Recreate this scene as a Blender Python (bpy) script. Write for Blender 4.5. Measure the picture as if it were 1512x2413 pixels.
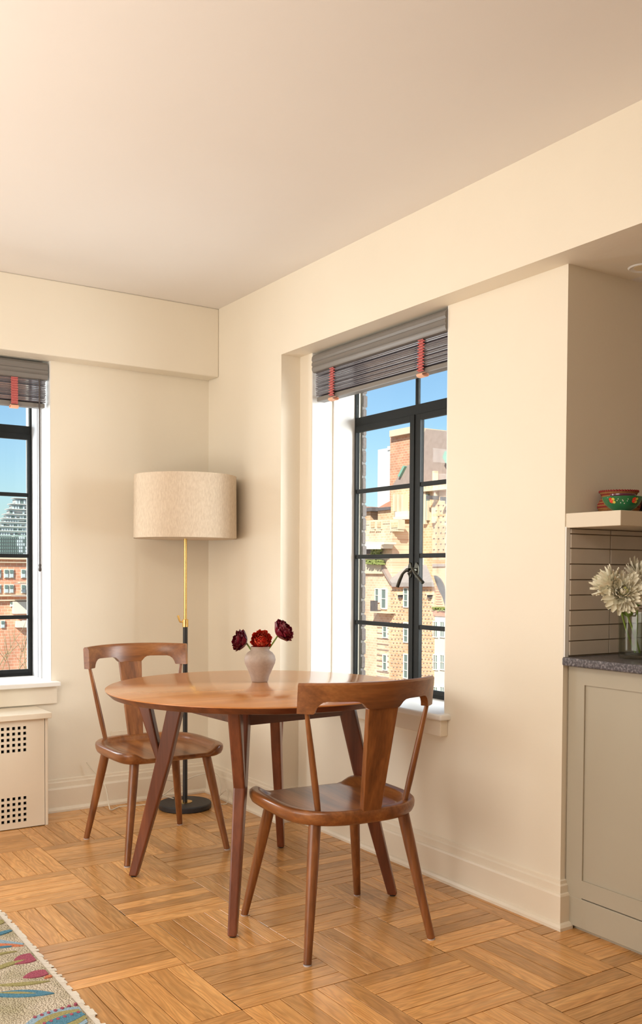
import bpy, bmesh, math, random
from math import sin, cos, pi, radians, sqrt
from mathutils import Vector, Matrix
random.seed(7)
for o in list(bpy.data.objects): bpy.data.objects.remove(o)
S = bpy.context.scene
COL = S.collection

# ------------------------------------------------------------------ camera
F_PX, CY_PX = 2246.789, 1416.938
YAW, PIT, ROLL = radians(33.29885), radians(-1.741), radians(0.3226)
CAM = Vector((-2.30026, -4.60195, 1.18))
FW = Vector((sin(YAW)*cos(PIT), cos(YAW)*cos(PIT), sin(PIT)))
RT0 = Vector((cos(YAW), -sin(YAW), 0)); UP0 = RT0.cross(FW)
RT = cos(ROLL)*RT0 + sin(ROLL)*UP0
UP = -sin(ROLL)*RT0 + cos(ROLL)*UP0
cd = bpy.data.cameras.new('camera'); cam = bpy.data.objects.new('camera', cd); COL.objects.link(cam)
cd.sensor_fit = 'HORIZONTAL'; cd.sensor_width = 36; cd.lens = 36*F_PX/1512
cd.shift_y = (CY_PX-1206.5)/1512; cd.clip_start = .05; cd.clip_end = 1000
m = Matrix((RT, UP, -FW)).transposed().to_4x4(); m.translation = CAM
cam.matrix_world = m
S.camera = cam

# ------------------------------------------------------------------ colour management
vs = S.view_settings
vs.view_transform = 'Standard'; vs.look = 'None'; vs.gamma = 1; vs.exposure = 0.14
vs.use_curve_mapping = False

# ------------------------------------------------------------------ world sky
W = bpy.data.worlds.new('sky'); S.world = W; W.use_nodes = True
nt = W.node_tree; nt.nodes.clear()
wo = nt.nodes.new('ShaderNodeOutputWorld'); bg = nt.nodes.new('ShaderNodeBackground')
sky = nt.nodes.new('ShaderNodeTexSky'); sky.sky_type = 'NISHITA'; sky.sun_disc = False
sky.sun_elevation = radians(35); sky.sun_rotation = radians(231); sky.dust_density = 1.0; sky.ozone_density = 3.0
tint = nt.nodes.new('ShaderNodeMix'); tint.data_type = 'RGBA'; tint.blend_type = 'MULTIPLY'; tint.inputs[0].default_value = 1
tint.inputs[7].default_value = (.88, .98, 1.0, 1)
nt.links.new(sky.outputs[0], tint.inputs[6]); nt.links.new(tint.outputs[2], bg.inputs[0]); bg.inputs[1].default_value = .135
nt.links.new(bg.outputs[0], wo.inputs[0])

# ------------------------------------------------------------------ sun and large area lights
def light(name, kind, loc, d, energy, color, sx=1, sy=1):
    l = bpy.data.lights.new(name, kind); l.energy = energy; l.color = color
    o = bpy.data.objects.new(name, l); COL.objects.link(o); o.location = loc
    o.rotation_euler = Vector(d).to_track_quat('-Z', 'Y').to_euler()
    if kind == 'AREA': l.shape = 'RECTANGLE'; l.size = sx; l.size_y = sy
    return o
sun = light('sun', 'SUN', (0, 0, 20), (.62, .5, -.56), 6.0, (1, .93, .80)); sun.data.angle = radians(.6)
# added key light at the side wall, standing in for daylight from the left
light('side_key_light', 'AREA', (-3.88, -2.05, 1.15), (1, 0.06, -0.08), 46, (1, .95, .89), 2.6, 1.6)
# added warm fill light below the ceiling, unseen above the camera's view
light('ceiling_fill', 'AREA', (-2.5, -3.3, 2.42), (.05, .55, -1), 36, (1, .90, .76), 1.2, 1.2)
# added unseen light left of the camera, aimed up to brighten the ceiling
light('ceiling_wash_light', 'AREA', (-2.6, -2.1, 1.00), (.0, .05, 1), 16, (1, .92, .84), .9, .9)
# added lights outside the two dining corner windows, boosting the sky light
light('left_window_boost', 'AREA', (-1.86, .78, 1.50), (.60, -.80, -.12), 50, (.97, .98, 1), .7, 1.4)
light('right_window_boost', 'AREA', (.88, -2.02, 1.48), (-.72, .69, -.05), 46, (.95, .97, 1), .8, 1.4)

# ------------------------------------------------------------------ materials
MATS = {}
def new_mat(name):
    m = bpy.data.materials.new(name); m.use_nodes = True; MATS[name] = m
    n = m.node_tree; b = n.nodes['Principled BSDF']
    return m, n, b
def N(n, t, **kw):
    x = n.nodes.new(t)
    for k, v in kw.items():
        if k in x.inputs.keys(): x.inputs[k].default_value = v
        else: setattr(x, k, v)
    return x
def L(n, a, b): n.links.new(a, b)
def mixrgb(n, fac, a, b, mode='MIX'):
    x = n.nodes.new('ShaderNodeMix'); x.data_type = 'RGBA'; x.blend_type = mode
    for inp, v in ((x.inputs[0], fac), (x.inputs[6], a), (x.inputs[7], b)):
        if hasattr(v, 'is_linked'): L(n, v, inp)
        else: inp.default_value = v if not isinstance(v, tuple) or len(v) == 4 else (*v, 1)
    return x.outputs[2]
def bump(n, b, h, strength=.2, dist=.01):
    x = N(n, 'ShaderNodeBump'); x.inputs['Strength'].default_value = strength; x.inputs['Distance'].default_value = dist
    L(n, h, x.inputs['Height']); L(n, x.outputs[0], b.inputs['Normal'])
def plain(name, col, rough=.6, metal=0, spec=.5, noise=0, nscale=30, bumps=0, bscale=200, coat=0):
    m, n, b = new_mat(name)
    b.inputs['Base Color'].default_value = (*col, 1); b.inputs['Roughness'].default_value = rough
    b.inputs['Metallic'].default_value = metal; b.inputs['Specular IOR Level'].default_value = spec
    b.inputs['Coat Weight'].default_value = coat
    if noise or bumps: tcn = N(n, 'ShaderNodeTexCoord')
    if noise:
        t = N(n, 'ShaderNodeTexNoise', Scale=nscale, Detail=5); L(n, tcn.outputs['Object'], t.inputs['Vector'])
        d = tuple(c*(1-noise) for c in col); l = tuple(min(1, c*(1+noise)) for c in col)
        L(n, mixrgb(n, t.outputs['Fac'], d, l), b.inputs['Base Color'])
    if bumps:
        t = N(n, 'ShaderNodeTexNoise', Scale=bscale, Detail=4); L(n, tcn.outputs['Object'], t.inputs['Vector'])
        bump(n, b, t.outputs['Fac'], bumps, .004)
    return m
def wood(name, axis, dark, mid, light_, rough=.32, scale=1.0, coat=.15, uv=False, rand=0.0, wave=(.95, 1.03), fine=(.86, 1.08), bmp=.08):
    m, n, b = new_mat(name)
    t = N(n, 'ShaderNodeTexCoord'); mp = N(n, 'ShaderNodeMapping')
    vec = t.outputs['UV' if uv else 'Object']
    if rand:
        oi = N(n, 'ShaderNodeObjectInfo'); ge = N(n, 'ShaderNodeNewGeometry')
        ad = N(n, 'ShaderNodeMath', operation='ADD'); L(n, oi.outputs['Random'], ad.inputs[0]); L(n, ge.outputs['Random Per Island'], ad.inputs[1])
        fr = N(n, 'ShaderNodeMath', operation='FRACT'); L(n, ad.outputs[0], fr.inputs[0])
        ml = N(n, 'ShaderNodeMath', operation='MULTIPLY'); L(n, fr.outputs[0], ml.inputs[0]); ml.inputs[1].default_value = 37.0
        va = N(n, 'ShaderNodeVectorMath', operation='ADD'); L(n, vec, va.inputs[0]); L(n, ml.outputs[0], va.inputs[1]); vec = va.outputs[0]
    L(n, vec, mp.inputs['Vector'])
    k = {'x': (1.2, 16, 16), 'y': (16, 1.2, 16), 'z': (16, 16, 1.2)}[axis]
    mp.inputs['Scale'].default_value = tuple(c*scale for c in k)
    n1 = N(n, 'ShaderNodeTexNoise', Scale=1.3, Detail=3, Distortion=.6); L(n, mp.outputs[0], n1.inputs['Vector'])
    wv = N(n, 'ShaderNodeTexWave', Scale=.9, Distortion=7.0, Detail=2.0); wv.bands_direction = 'DIAGONAL'
    L(n, mp.outputs[0], wv.inputs['Vector'])
    n2 = N(n, 'ShaderNodeTexNoise', Scale=9, Detail=6); L(n, mp.outputs[0], n2.inputs['Vector'])
    c1 = N(n, 'ShaderNodeValToRGB'); L(n, n1.outputs['Fac'], c1.inputs[0])
    e = c1.color_ramp.elements; e[0].position = .28; e[0].color = (*dark, 1); e[1].position = .75; e[1].color = (*light_, 1)
    q = e.new(.52); q.color = (*mid, 1)
    r1 = N(n, 'ShaderNodeMapRange'); L(n, wv.outputs['Fac'], r1.inputs[0]); r1.inputs[3].default_value = wave[0]; r1.inputs[4].default_value = wave[1]
    r2 = N(n, 'ShaderNodeMapRange'); L(n, n2.outputs['Fac'], r2.inputs[0]); r2.inputs[1].default_value = .3; r2.inputs[2].default_value = .7; r2.inputs[3].default_value = fine[0]; r2.inputs[4].default_value = fine[1]
    col = mixrgb(n, 1.0, c1.outputs[0], r1.outputs[0], 'MULTIPLY'); col = mixrgb(n, 1.0, col, r2.outputs[0], 'MULTIPLY')
    if uv:
        m3 = N(n, 'ShaderNodeMapping'); L(n, vec, m3.inputs['Vector']); m3.inputs['Scale'].default_value = (2.6, 19, 19)
        n3 = N(n, 'ShaderNodeTexNoise', Scale=1.0, Detail=1.5); L(n, m3.outputs[0], n3.inputs['Vector'])
        k3 = N(n, 'ShaderNodeMath', operation='MULTIPLY'); L(n, n3.outputs['Fac'], k3.inputs[0]); k3.inputs[1].default_value = 75
        s3 = N(n, 'ShaderNodeMath', operation='SINE'); L(n, k3.outputs[0], s3.inputs[0])
        r3 = N(n, 'ShaderNodeMapRange'); L(n, s3.outputs[0], r3.inputs[0]); r3.inputs[1].default_value = -1; r3.inputs[3].default_value = .86; r3.inputs[4].default_value = 1.06
        col = mixrgb(n, 1.0, col, r3.outputs[0], 'MULTIPLY')
    if rand:
        rr = N(n, 'ShaderNodeMapRange'); L(n, fr.outputs[0], rr.inputs[0]); rr.inputs[3].default_value = 1-rand; rr.inputs[4].default_value = 1+rand*.6
        col = mixrgb(n, 1.0, col, rr.outputs[0], 'MULTIPLY')
    L(n, col, b.inputs['Base Color'])
    rg = N(n, 'ShaderNodeMapRange'); L(n, wv.outputs['Fac'], rg.inputs[0]); rg.inputs[3].default_value = rough*.85; rg.inputs[4].default_value = rough*1.3
    b.inputs['Roughness'].default_value = rough
    if uv:
        tg = N(n, 'ShaderNodeTangent'); tg.direction_type = 'UV_MAP'; tg.uv_map = 'UVMap'; L(n, tg.outputs[0], b.inputs['Tangent']); b.inputs['Anisotropic'].default_value = .7
    b.inputs['Coat Weight'].default_value = coat; b.inputs['Coat Roughness'].default_value = .18
    bump(n, b, n2.outputs['Fac'], bmp, .002)
    return m
def glassy(name, tint=(.97, .99, .98), refl=.05, rough=0.0):
    m = bpy.data.materials.new(name); m.use_nodes = True; n = m.node_tree; n.nodes.clear()
    o = N(n, 'ShaderNodeOutputMaterial'); t = N(n, 'ShaderNodeBsdfTransparent'); g = N(n, 'ShaderNodeBsdfGlossy')
    t.inputs[0].default_value = (*tint, 1); g.inputs['Roughness'].default_value = rough
    fr = N(n, 'ShaderNodeLayerWeight'); fr.inputs[0].default_value = .5
    pw = N(n, 'ShaderNodeMath', operation='POWER'); L(n, fr.outputs['Facing'], pw.inputs[0]); pw.inputs[1].default_value = 4.0
    mp = N(n, 'ShaderNodeMath', operation='MULTIPLY_ADD'); L(n, pw.outputs[0], mp.inputs[0]); mp.inputs[1].default_value = refl*4; mp.inputs[2].default_value = refl*.5
    mx = N(n, 'ShaderNodeMixShader'); L(n, mp.outputs[0], mx.inputs[0])
    L(n, t.outputs[0], mx.inputs[1]); L(n, g.outputs[0], mx.inputs[2]); L(n, mx.outputs[0], o.inputs[0])
    MATS[name] = m; return m
def brickmat(name, c1, c2, mortar, scale, rough=.9, axis='yz', bw=.5, rh=.25):
    m, n, b = new_mat(name)
    t = N(n, 'ShaderNodeTexCoord'); sp = N(n, 'ShaderNodeSeparateXYZ'); cb = N(n, 'ShaderNodeCombineXYZ')
    L(n, t.outputs['Object'], sp.inputs[0]); L(n, sp.outputs[axis[0].upper()], cb.inputs[0]); L(n, sp.outputs[axis[1].upper()], cb.inputs[1])
    bt = N(n, 'ShaderNodeTexBrick'); L(n, cb.outputs[0], bt.inputs['Vector'])
    bt.inputs['Color1'].default_value = (*c1, 1); bt.inputs['Color2'].default_value = (*c2, 1); bt.inputs['Mortar'].default_value = (*mortar, 1)
    bt.inputs['Scale'].default_value = scale; bt.inputs['Mortar Size'].default_value = .018; bt.inputs['Brick Width'].default_value = bw; bt.inputs['Row Height'].default_value = rh
    nz = N(n, 'ShaderNodeTexNoise', Scale=.6, Detail=6); L(n, t.outputs['Object'], nz.inputs['Vector'])
    mr = N(n, 'ShaderNodeMapRange'); L(n, nz.outputs['Fac'], mr.inputs[0]); mr.inputs[1].default_value = .3; mr.inputs[2].default_value = .7; mr.inputs[3].default_value = .8; mr.inputs[4].default_value = 1.2
    L(n, mixrgb(n, 1.0, bt.outputs[0], mr.outputs[0], 'MULTIPLY'), b.inputs['Base Color']); b.inputs['Roughness'].default_value = rough
    return m

WALL = plain('cream_wall_paint', (.85, .785, .66), .62, noise=.03, nscale=3, bumps=.10, bscale=60)
CEIL = plain('ceiling_paint', (.83, .795, .755), .75, noise=.02, nscale=2, bumps=.06, bscale=40)
TRIM = plain('cream_trim_paint', (.83, .75, .62), .38, noise=.03, nscale=8, bumps=.12, bscale=35)
WHITE = plain('white_gloss_paint', (.88, .87, .84), .35, bumps=.08, bscale=40)
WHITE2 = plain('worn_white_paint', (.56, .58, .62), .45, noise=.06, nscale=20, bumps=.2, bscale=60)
STEEL = plain('black_window_steel', (.014, .015, .014), .55, spec=.22, noise=.25, nscale=40, bumps=.1, bscale=80)
BRONZE = plain('dark_bronze_hardware', (.05, .045, .032), .35, metal=.7)
PANE = glassy('window_glass', refl=.012)
WALN_X = wood('walnut_grain_x', 'x', (.145, .048, .015), (.26, .092, .027), (.38, .150, .045), .30, fine=(.80, 1.10))
WALN_Y = wood('walnut_grain_y', 'y', (.145, .048, .015), (.26, .092, .027), (.38, .150, .045), .30, fine=(.80, 1.10))
WALN_Z = wood('walnut_grain_z', 'z', (.145, .048, .015), (.26, .092, .027), (.38, .150, .045), .30, fine=(.80, 1.10))
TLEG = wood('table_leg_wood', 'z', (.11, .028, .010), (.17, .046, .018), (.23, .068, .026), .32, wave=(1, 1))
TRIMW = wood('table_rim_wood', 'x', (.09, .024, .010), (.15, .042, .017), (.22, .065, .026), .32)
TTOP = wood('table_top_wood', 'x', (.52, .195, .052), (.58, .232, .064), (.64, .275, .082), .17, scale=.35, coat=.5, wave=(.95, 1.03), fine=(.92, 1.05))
OAK = wood('oak_floor_strip', 'x', (.64, .310, .100), (.71, .365, .124), (.79, .43, .158), .24, scale=2.2, coat=.10, uv=True, rand=.27, wave=(.96, 1.02), fine=(.88, 1.05), bmp=.025)
SUBFLOOR = plain('dark_floor_gap', (.05, .025, .012), .9)
BLINDG = plain('grey_brown_blind', (.20, .185, .17), .38, noise=.05, nscale=15)
SLAT = plain('dark_grey_slat', (.15, .135, .155), .22)
TAPE = plain('red_woven_tape', (.60, .17, .16), .8, noise=.5, nscale=260)
TAPEEND = plain('peach_tape_end', (.85, .48, .32), .7)
WAND = plain('dark_wand', (.05, .035, .03), .3)
LINEN, n_, b_ = new_mat('linen_shade')
t_ = N(n_, 'ShaderNodeTexCoord'); w1 = N(n_, 'ShaderNodeTexNoise', Scale=150, Detail=5)
mp_ = N(n_, 'ShaderNodeMapping'); mp_.inputs['Scale'].default_value = (1, 1, .35); L(n_, t_.outputs['Object'], mp_.inputs[0]); L(n_, mp_.outputs[0], w1.inputs['Vector'])
L(n_, mixrgb(n_, w1.outputs['Fac'], (.50, .385, .275), (.78, .665, .52)), b_.inputs['Base Color']); b_.inputs['Roughness'].default_value = .9
b_.inputs['Transmission Weight'].default_value = 0.0; bump(n_, b_, w1.outputs['Fac'], .25, .002)
BRASS = plain('brass', (.80, .55, .20), .24, metal=1)
BLACKM = plain('black_metal', (.022, .022, .024), .42, bumps=.1, bscale=300)
BLACKB = plain('black_cast_base', (.030, .030, .034), .55, noise=.3, nscale=60, bumps=.2, bscale=200)
CORD = plain('clear_cord', (.72, .66, .54), .25)
FELT = plain('grey_felt', (.62, .58, .6), .9)
STONEW = plain('stoneware', (.42, .33, .275), .55, noise=.16, nscale=90, bumps=.08, bscale=60)
STEM = plain('green_stem', (.20, .30, .05), .5, noise=.25, nscale=40)
LEAFG = plain('green_leaf', (.20, .33, .07), .5, noise=.3, nscale=40)
MAROON = plain('maroon_petal', (.10, .004, .012), .38, noise=.55, nscale=60)
MAROON2 = plain('burgundy_petal', (.17, .006, .022), .38, noise=.55, nscale=60)
CORAL = plain('coral_red_petal', (.72, .05, .025), .42, noise=.45, nscale=60)
CORAL2 = plain('bright_coral_petal', (.85, .14, .07), .42, noise=.35, nscale=60)
PALEP = plain('pale_pink_petal', (.85, .62, .60), .5)
MUM = plain('ivory_petal', (.94, .90, .74), .5, noise=.06, nscale=30)
MUMC = plain('yellow_green_petal', (.84, .84, .34), .5, noise=.2, nscale=60)
CAB = plain('sage_cabinet_paint', (.44, .40, .315), .42, noise=.02, nscale=6, bumps=.04, bscale=80)
GRAN, n_, b_ = new_mat('dark_granite')
t_ = N(n_, 'ShaderNodeTexCoord'); v1 = N(n_, 'ShaderNodeTexNoise', Scale=140, Detail=6); v2 = N(n_, 'ShaderNodeTexNoise', Scale=30, Detail=3)
L(n_, t_.outputs['Object'], v1.inputs['Vector']); L(n_, t_.outputs['Object'], v2.inputs['Vector'])
cr_ = N(n_, 'ShaderNodeValToRGB'); L(n_, v1.outputs['Fac'], cr_.inputs[0])
e = cr_.color_ramp.elements; e[0].position = .38; e[0].color = (.03, .028, .035, 1); e[1].position = .68; e[1].color = (.42, .40, .43, 1); q = e.new(.52); q.color = (.11, .105, .12, 1)
L(n_, mixrgb(n_, v2.outputs['Fac'], cr_.outputs[0], (.10, .095, .11), 'MIX'), b_.inputs['Base Color']); b_.inputs['Roughness'].default_value = .28
TILE = plain('beige_glazed_tile', (.62, .55, .47), .22, noise=.10, nscale=9, bumps=.08, bscale=30)
GROUT = plain('grout', (.28, .215, .155), .9)
SHELFP = plain('shelf_paint', (.72, .64, .51), .45)
GREENB = plain('green_glaze', (.012, .15, .055), .2, noise=.35, nscale=25, coat=.4)
REDF = plain('red_painted_flower', (.75, .05, .02), .4)
YELF = plain('yellow_painted_leaf', (.62, .58, .10), .4)
WHD = plain('white_painted_dot', (.9, .88, .8), .4)
PURP = plain('purple_glaze', (.13, .03, .055), .16, coat=.5)
BASK = plain('woven_tan', (.34, .145, .045), .8, noise=.45, nscale=160)
BASKR = plain('woven_red', (.26, .022, .018), .8, noise=.4, nscale=160)
DKPOT = plain('dark_brown_pot', (.075, .032, .018), .5, noise=.3, nscale=30)
CLEARG = glassy('clear_vase_glass', (.90, .92, .90), .09, .02)
WATER = glassy('vase_water', (.80, .82, .78), .03, .0)
RUGM, n_, b_ = new_mat('cream_rug_pile')
t_ = N(n_, 'ShaderNodeTexCoord'); v1 = N(n_, 'ShaderNodeTexNoise', Scale=220, Detail=4); v2 = N(n_, 'ShaderNodeTexNoise', Scale=7, Detail=3)
L(n_, t_.outputs['Object'], v1.inputs['Vector']); L(n_, t_.outputs['Object'], v2.inputs['Vector'])
cr_ = N(n_, 'ShaderNodeValToRGB'); L(n_, v2.outputs['Fac'], cr_.inputs[0]); e = cr_.color_ramp.elements
e[0].position = .42; e[0].color = (.78, .69, .56, 1); e[1].position = .70; e[1].color = (.46, .42, .26, 1)
L(n_, mixrgb(n_, .35, cr_.outputs[0], v1.outputs['Fac'], 'MULTIPLY'), b_.inputs['Base Color']); b_.inputs['Roughness'].default_value = 1; b_.inputs['Specular IOR Level'].default_value = .1
vk = N(n_, 'ShaderNodeTexVoronoi', Scale=170); L(n_, t_.outputs['Object'], vk.inputs['Vector']); bump(n_, b_, vk.outputs['Distance'], 1.0, -.006)
def pile(name, c): return plain(name, c, 1, spec=.1, noise=.45, nscale=160, bumps=.9, bscale=220)
PBLUE = pile('blue_pile', (.10, .25, .36)); PMAR = pile('maroon_pile', (.38, .10, .15)); POLI = pile('olive_pile', (.36, .33, .15)); PCOR = pile('coral_pile', (.62, .22, .12)); PLBLUE = pile('pale_blue_pile', (.30, .44, .56)); PSAND = pile('sand_pile', (.62, .53, .40))
FRINGE = plain('white_fringe', (.82, .78, .70), .95, noise=.2, nscale=150)
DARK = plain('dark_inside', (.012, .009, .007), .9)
OUTB = plain('weathered_shaded_brick', (.20, .17, .155), .9, noise=.35, nscale=90, bumps=.5, bscale=160)  # brick colour lowered further to carry the shade of the reveal
MORT = plain('pale_mortar', (.24, .22, .205), .95, noise=.2, nscale=90)
BRK1 = brickmat('sunlit_orange_brick', (.60, .36, .21), (.70, .45, .28), (.72, .58, .44), 1.6)
BRK2 = brickmat('sunlit_pale_brick', (.66, .42, .29), (.76, .54, .38), (.78, .66, .52), 1.6)
BRK3 = brickmat('chimney_brick', (.52, .24, .15), (.60, .32, .20), (.62, .48, .36), 1.4)
BRK4 = brickmat('red_brick_far', (.62, .27, .17), (.70, .34, .22), (.72, .52, .40), 1.6, axis='xz')
STONE = plain('pale_limestone', (.68, .56, .42), .85, noise=.15, nscale=2)
SLATE = plain('brown_slate', (.36, .28, .25), .8, noise=.22, nscale=3)
SLATE2 = plain('grey_slate', (.40, .35, .33), .8, noise=.2, nscale=4)
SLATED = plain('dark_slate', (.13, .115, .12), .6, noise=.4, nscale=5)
TERRA = plain('terracotta_roof', (.55, .26, .17), .85, noise=.2, nscale=4)
COPPER = plain('verdigris_copper', (.22, .42, .34), .7)
TOWER = plain('hazy_white_tower', (.72, .70, .70), .9)
FWHITE = plain('white_facade', (.70, .64, .56), .85, noise=.05, nscale=2)
FGLASS = plain('facade_glass', (.16, .22, .21), .15)
FGLASSW = plain('bright_facade_glass', (.52, .60, .64), .2)
FFRAME = plain('white_window_frame', (.72, .70, .64), .7)
CONC = plain('grey_concrete', (.55, .54, .53), .85)
HEDGE = plain('hedge', (.26, .30, .09), .9, noise=.5, nscale=8)
BARK = plain('bare_bark', (.36, .28, .16), .9)
GROUND = plain('street_ground', (.36, .33, .30), .95)

# ------------------------------------------------------------------ mesh helpers
class MB:
    def __init__(s): s.v = []; s.f = []; s.uv = None
    def box(s, a, b):
        x0, y0, z0 = (min(p, q) for p, q in zip(a, b)); x1, y1, z1 = (max(p, q) for p, q in zip(a, b)); k = len(s.v)
        s.v += [(x0,y0,z0),(x1,y0,z0),(x1,y1,z0),(x0,y1,z0),(x0,y0,z1),(x1,y0,z1),(x1,y1,z1),(x0,y1,z1)]
        s.f += [tuple(k+i for i in q) for q in ((0,3,2,1),(4,5,6,7),(0,1,5,4),(1,2,6,5),(2,3,7,6),(3,0,4,7))]
        return s
    def hexa(s, bot, top):            # two quads, same winding (counter-clockwise seen from top)
        k = len(s.v); s.v += [tuple(p) for p in bot]+[tuple(p) for p in top]
        s.f += [tuple(k+i for i in q) for q in ((0,3,2,1),(4,5,6,7),(0,1,5,4),(1,2,6,5),(2,3,7,6),(3,0,4,7))]
        return s
    def tube(s, pts, rad, n=10, cap=True):
        pts = [Vector(p) for p in pts]; k0 = len(s.v)
        if not isinstance(rad, (list, tuple)): rad = [rad]*len(pts)
        nrm = None
        for i, p in enumerate(pts):
            d = (pts[min(i+1, len(pts)-1)]-pts[max(i-1, 0)]).normalized()
            if nrm is None:
                nrm = d.cross(Vector((0, 0, 1)));
                if nrm.length < .05: nrm = d.cross(Vector((0, 1, 0)))
            nrm = (nrm - d*nrm.dot(d)).normalized(); b = d.cross(nrm)
            for j in range(n):
                a = 2*pi*j/n; s.v.append(tuple(p+rad[i]*(cos(a)*nrm+sin(a)*b)))
        for i in range(len(pts)-1):
            for j in range(n):
                a = k0+i*n+j; b = k0+i*n+(j+1) % n; s.f.append((a, b, b+n, a+n))
        if cap:
            s.f.append(tuple(k0+j for j in reversed(range(n)))); e = k0+(len(pts)-1)*n; s.f.append(tuple(e+j for j in range(n)))
        return s
    def lathe(s, prof, n=32, c=(0, 0, 0)):
        k0 = len(s.v)
        for r, z in prof:
            for j in range(n):
                a = 2*pi*j/n; s.v.append((c[0]+r*cos(a), c[1]+r*sin(a), c[2]+z))
        for i in range(len(prof)-1):
            for j in range(n):
                a = k0+i*n+j; b = k0+i*n+(j+1) % n; s.f.append((a, b, b+n, a+n))
        if prof[0][0] > 1e-5: s.f.append(tuple(k0+j for j in reversed(range(n))))
        if prof[-1][0] > 1e-5:
            e = k0+(len(prof)-1)*n; s.f.append(tuple(e+j for j in range(n)))
        return s
    def prism(s, poly, d):            # poly: 3D points (planar), d: extrusion vector
        k = len(s.v); n = len(poly); d = Vector(d)
        s.v += [tuple(p) for p in poly]+[tuple(Vector(p)+d) for p in poly]
        s.f.append(tuple(k+i for i in reversed(range(n)))); s.f.append(tuple(k+n+i for i in range(n)))
        for i in range(n): j = (i+1) % n; s.f.append((k+i, k+j, k+n+j, k+n+i))
        return s
    def build(s, name, mat, parent=None, smooth=False, bevel=0, seg=2, angle=None):
        me = bpy.data.meshes.new(name); me.from_pydata(s.v, [], s.f); me.update()
        bm = bmesh.new(); bm.from_mesh(me); bmesh.ops.remove_doubles(bm, verts=bm.verts, dist=1e-6); bmesh.ops.recalc_face_normals(bm, faces=bm.faces); bm.to_mesh(me); bm.free()
        me.materials.append(mat)
        if smooth: me.polygons.foreach_set('use_smooth', [True]*len(me.polygons))
        o = bpy.data.objects.new(name, me); COL.objects.link(o)
        if smooth and angle is not False:
            try:
                me.set_sharp_from_angle(angle=angle or radians(40))
            except Exception: pass
        if bevel:
            md = o.modifiers.new('bevel', 'BEVEL'); md.width = bevel; md.segments = seg; md.limit_method = 'ANGLE'; md.angle_limit = radians(35); md.harden_normals = False
        if parent: o.parent = parent
        return o
def empty(name, loc=(0, 0, 0), rz=0, label=None, cat=None, group=None):
    o = bpy.data.objects.new(name, None); COL.objects.link(o); o.location = loc; o.rotation_euler = (0, 0, rz); o.empty_display_size = .1
    if label: tag(o, label, cat, group)
    return o
def tag(o, label=None, cat=None, group=None, kind=None):
    if label: o['label'] = label
    if cat: o['category'] = cat
    if group: o['group'] = group
    if kind: o['kind'] = kind
    return o
def copy_tree(o, parent=None):
    c = o.copy(); COL.objects.link(c); c.parent = parent
    for ch in o.children: copy_tree(ch, c)
    return c
def inst(o, loc, rot=(0, 0, 0), sc=(1, 1, 1), parent=None):
    c = o.copy(); COL.objects.link(c); c.location = loc; c.rotation_euler = rot; c.scale = sc; c.parent = parent
    return c
def ray(u, v): return FW + RT*((u-756)/F_PX) - UP*((v-CY_PX)/F_PX)
def on_z(u, v, z=0): d = ray(u, v); return CAM+d*((z-CAM.z)/d.z)
def on_x(u, v, x): d = ray(u, v); return CAM+d*((x-CAM.x)/d.x)
def on_y(u, v, y): d = ray(u, v); return CAM+d*((y-CAM.y)/d.y)

# ------------------------------------------------------------------ room dimensions (metres)
H, ZB = 2.548, 2.195             # ceiling, underside of the beams
RX = .104                        # window wall plane behind the beam face
Y1, Y2, Y3 = -.752, -1.812, -2.406   # recess start, near window jamb, corner to the kitchen
YJ = -.855                       # far jamb of the right window
XW, XW2 = -.849, -1.806          # left window jambs
XO = .41                         # outer face of walls
XL, YB = -4.0, -6.2              # room limits behind the camera
XK = 2.6                         # kitchen end

# ------------------------------------------------------------------ walls, ceiling
wl = MB().box((XW, 0, 0), (XO, .41, H)).box((XL, 0, 0), (XW2, .41, H)).box((XW2, 0, 0), (XW, .41, .60)).box((XW2, 0, ZB), (XW, .41, H)).build('wall_left', WALL)
tag(wl, kind='structure')
b = MB().box((XL, -.116, ZB), (0, 0, H)).build('beam', WALL, wl, bevel=.006)
wr = MB().box((0, Y1, 0), (XO, 0, H)).box((RX, YJ, 0), (XO, Y1, ZB)).box((RX, Y3, 0), (XO, Y2, ZB)).box((RX, Y2, 0), (XO, YJ, .60)).build('wall_right', WALL)
tag(wr, kind='structure')
MB().box((0, YB, ZB), (XO, Y1, H)).build('beam', WALL, wr)
wk = MB().box((XO, Y3, 0), (XK, Y3+.2, ZB)).box((XK, YB, 0), (XK+.15, Y3+.2, ZB)).build('wall_kitchen', WALL); tag(wk, kind='structure')
cl = MB().box((XL-.3, YB-.3, H), (XO, .41, H+.15)).build('ceiling', CEIL); tag(cl, kind='structure')
MB().box((XO, YB-.2, ZB), (XK+.15, Y3+.2, ZB+.12)).build('kitchen_soffit', CEIL, cl)
wb = MB().box((XL-.3, YB-.2, 0), (XK+.15, YB, H)).build('wall_back', WALL); tag(wb, kind='structure')
ws = MB().box((XL-.3, YB, 0), (XL, .41, .30)).box((XL-.3, YB, 2.10), (XL, .41, H)).box((XL-.3, YB, .30), (XL, -3.5, 2.10)).box((XL-.3, -.6, .30), (XL, .41, 2.10)).build('wall_side', WALL); tag(ws, kind='structure')
wc = MB().box((XL-.31, -3.5, .30), (XL-.26, -.6, 2.10)).build('side_light_backing', WHITE); tag(wc, kind='structure')  # opaque white panel added behind the side key light
# recessed kitchen down-light, seen at the right edge
kl = empty('recessed_ceiling_light', (.335, -2.52, ZB), label='round recessed light in the low kitchen ceiling at the right edge', cat='light')
MB().lathe([(.030, -.001), (.045, -.005), (.050, -.001)], 24).build('ring', WHITE, kl, True)
MB().lathe([(0, -.0025), (.031, -.0025), (.031, -.0005)], 24).build('lens', plain('warm_lens', (.86, .74, .52), .4), kl, True)

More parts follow.
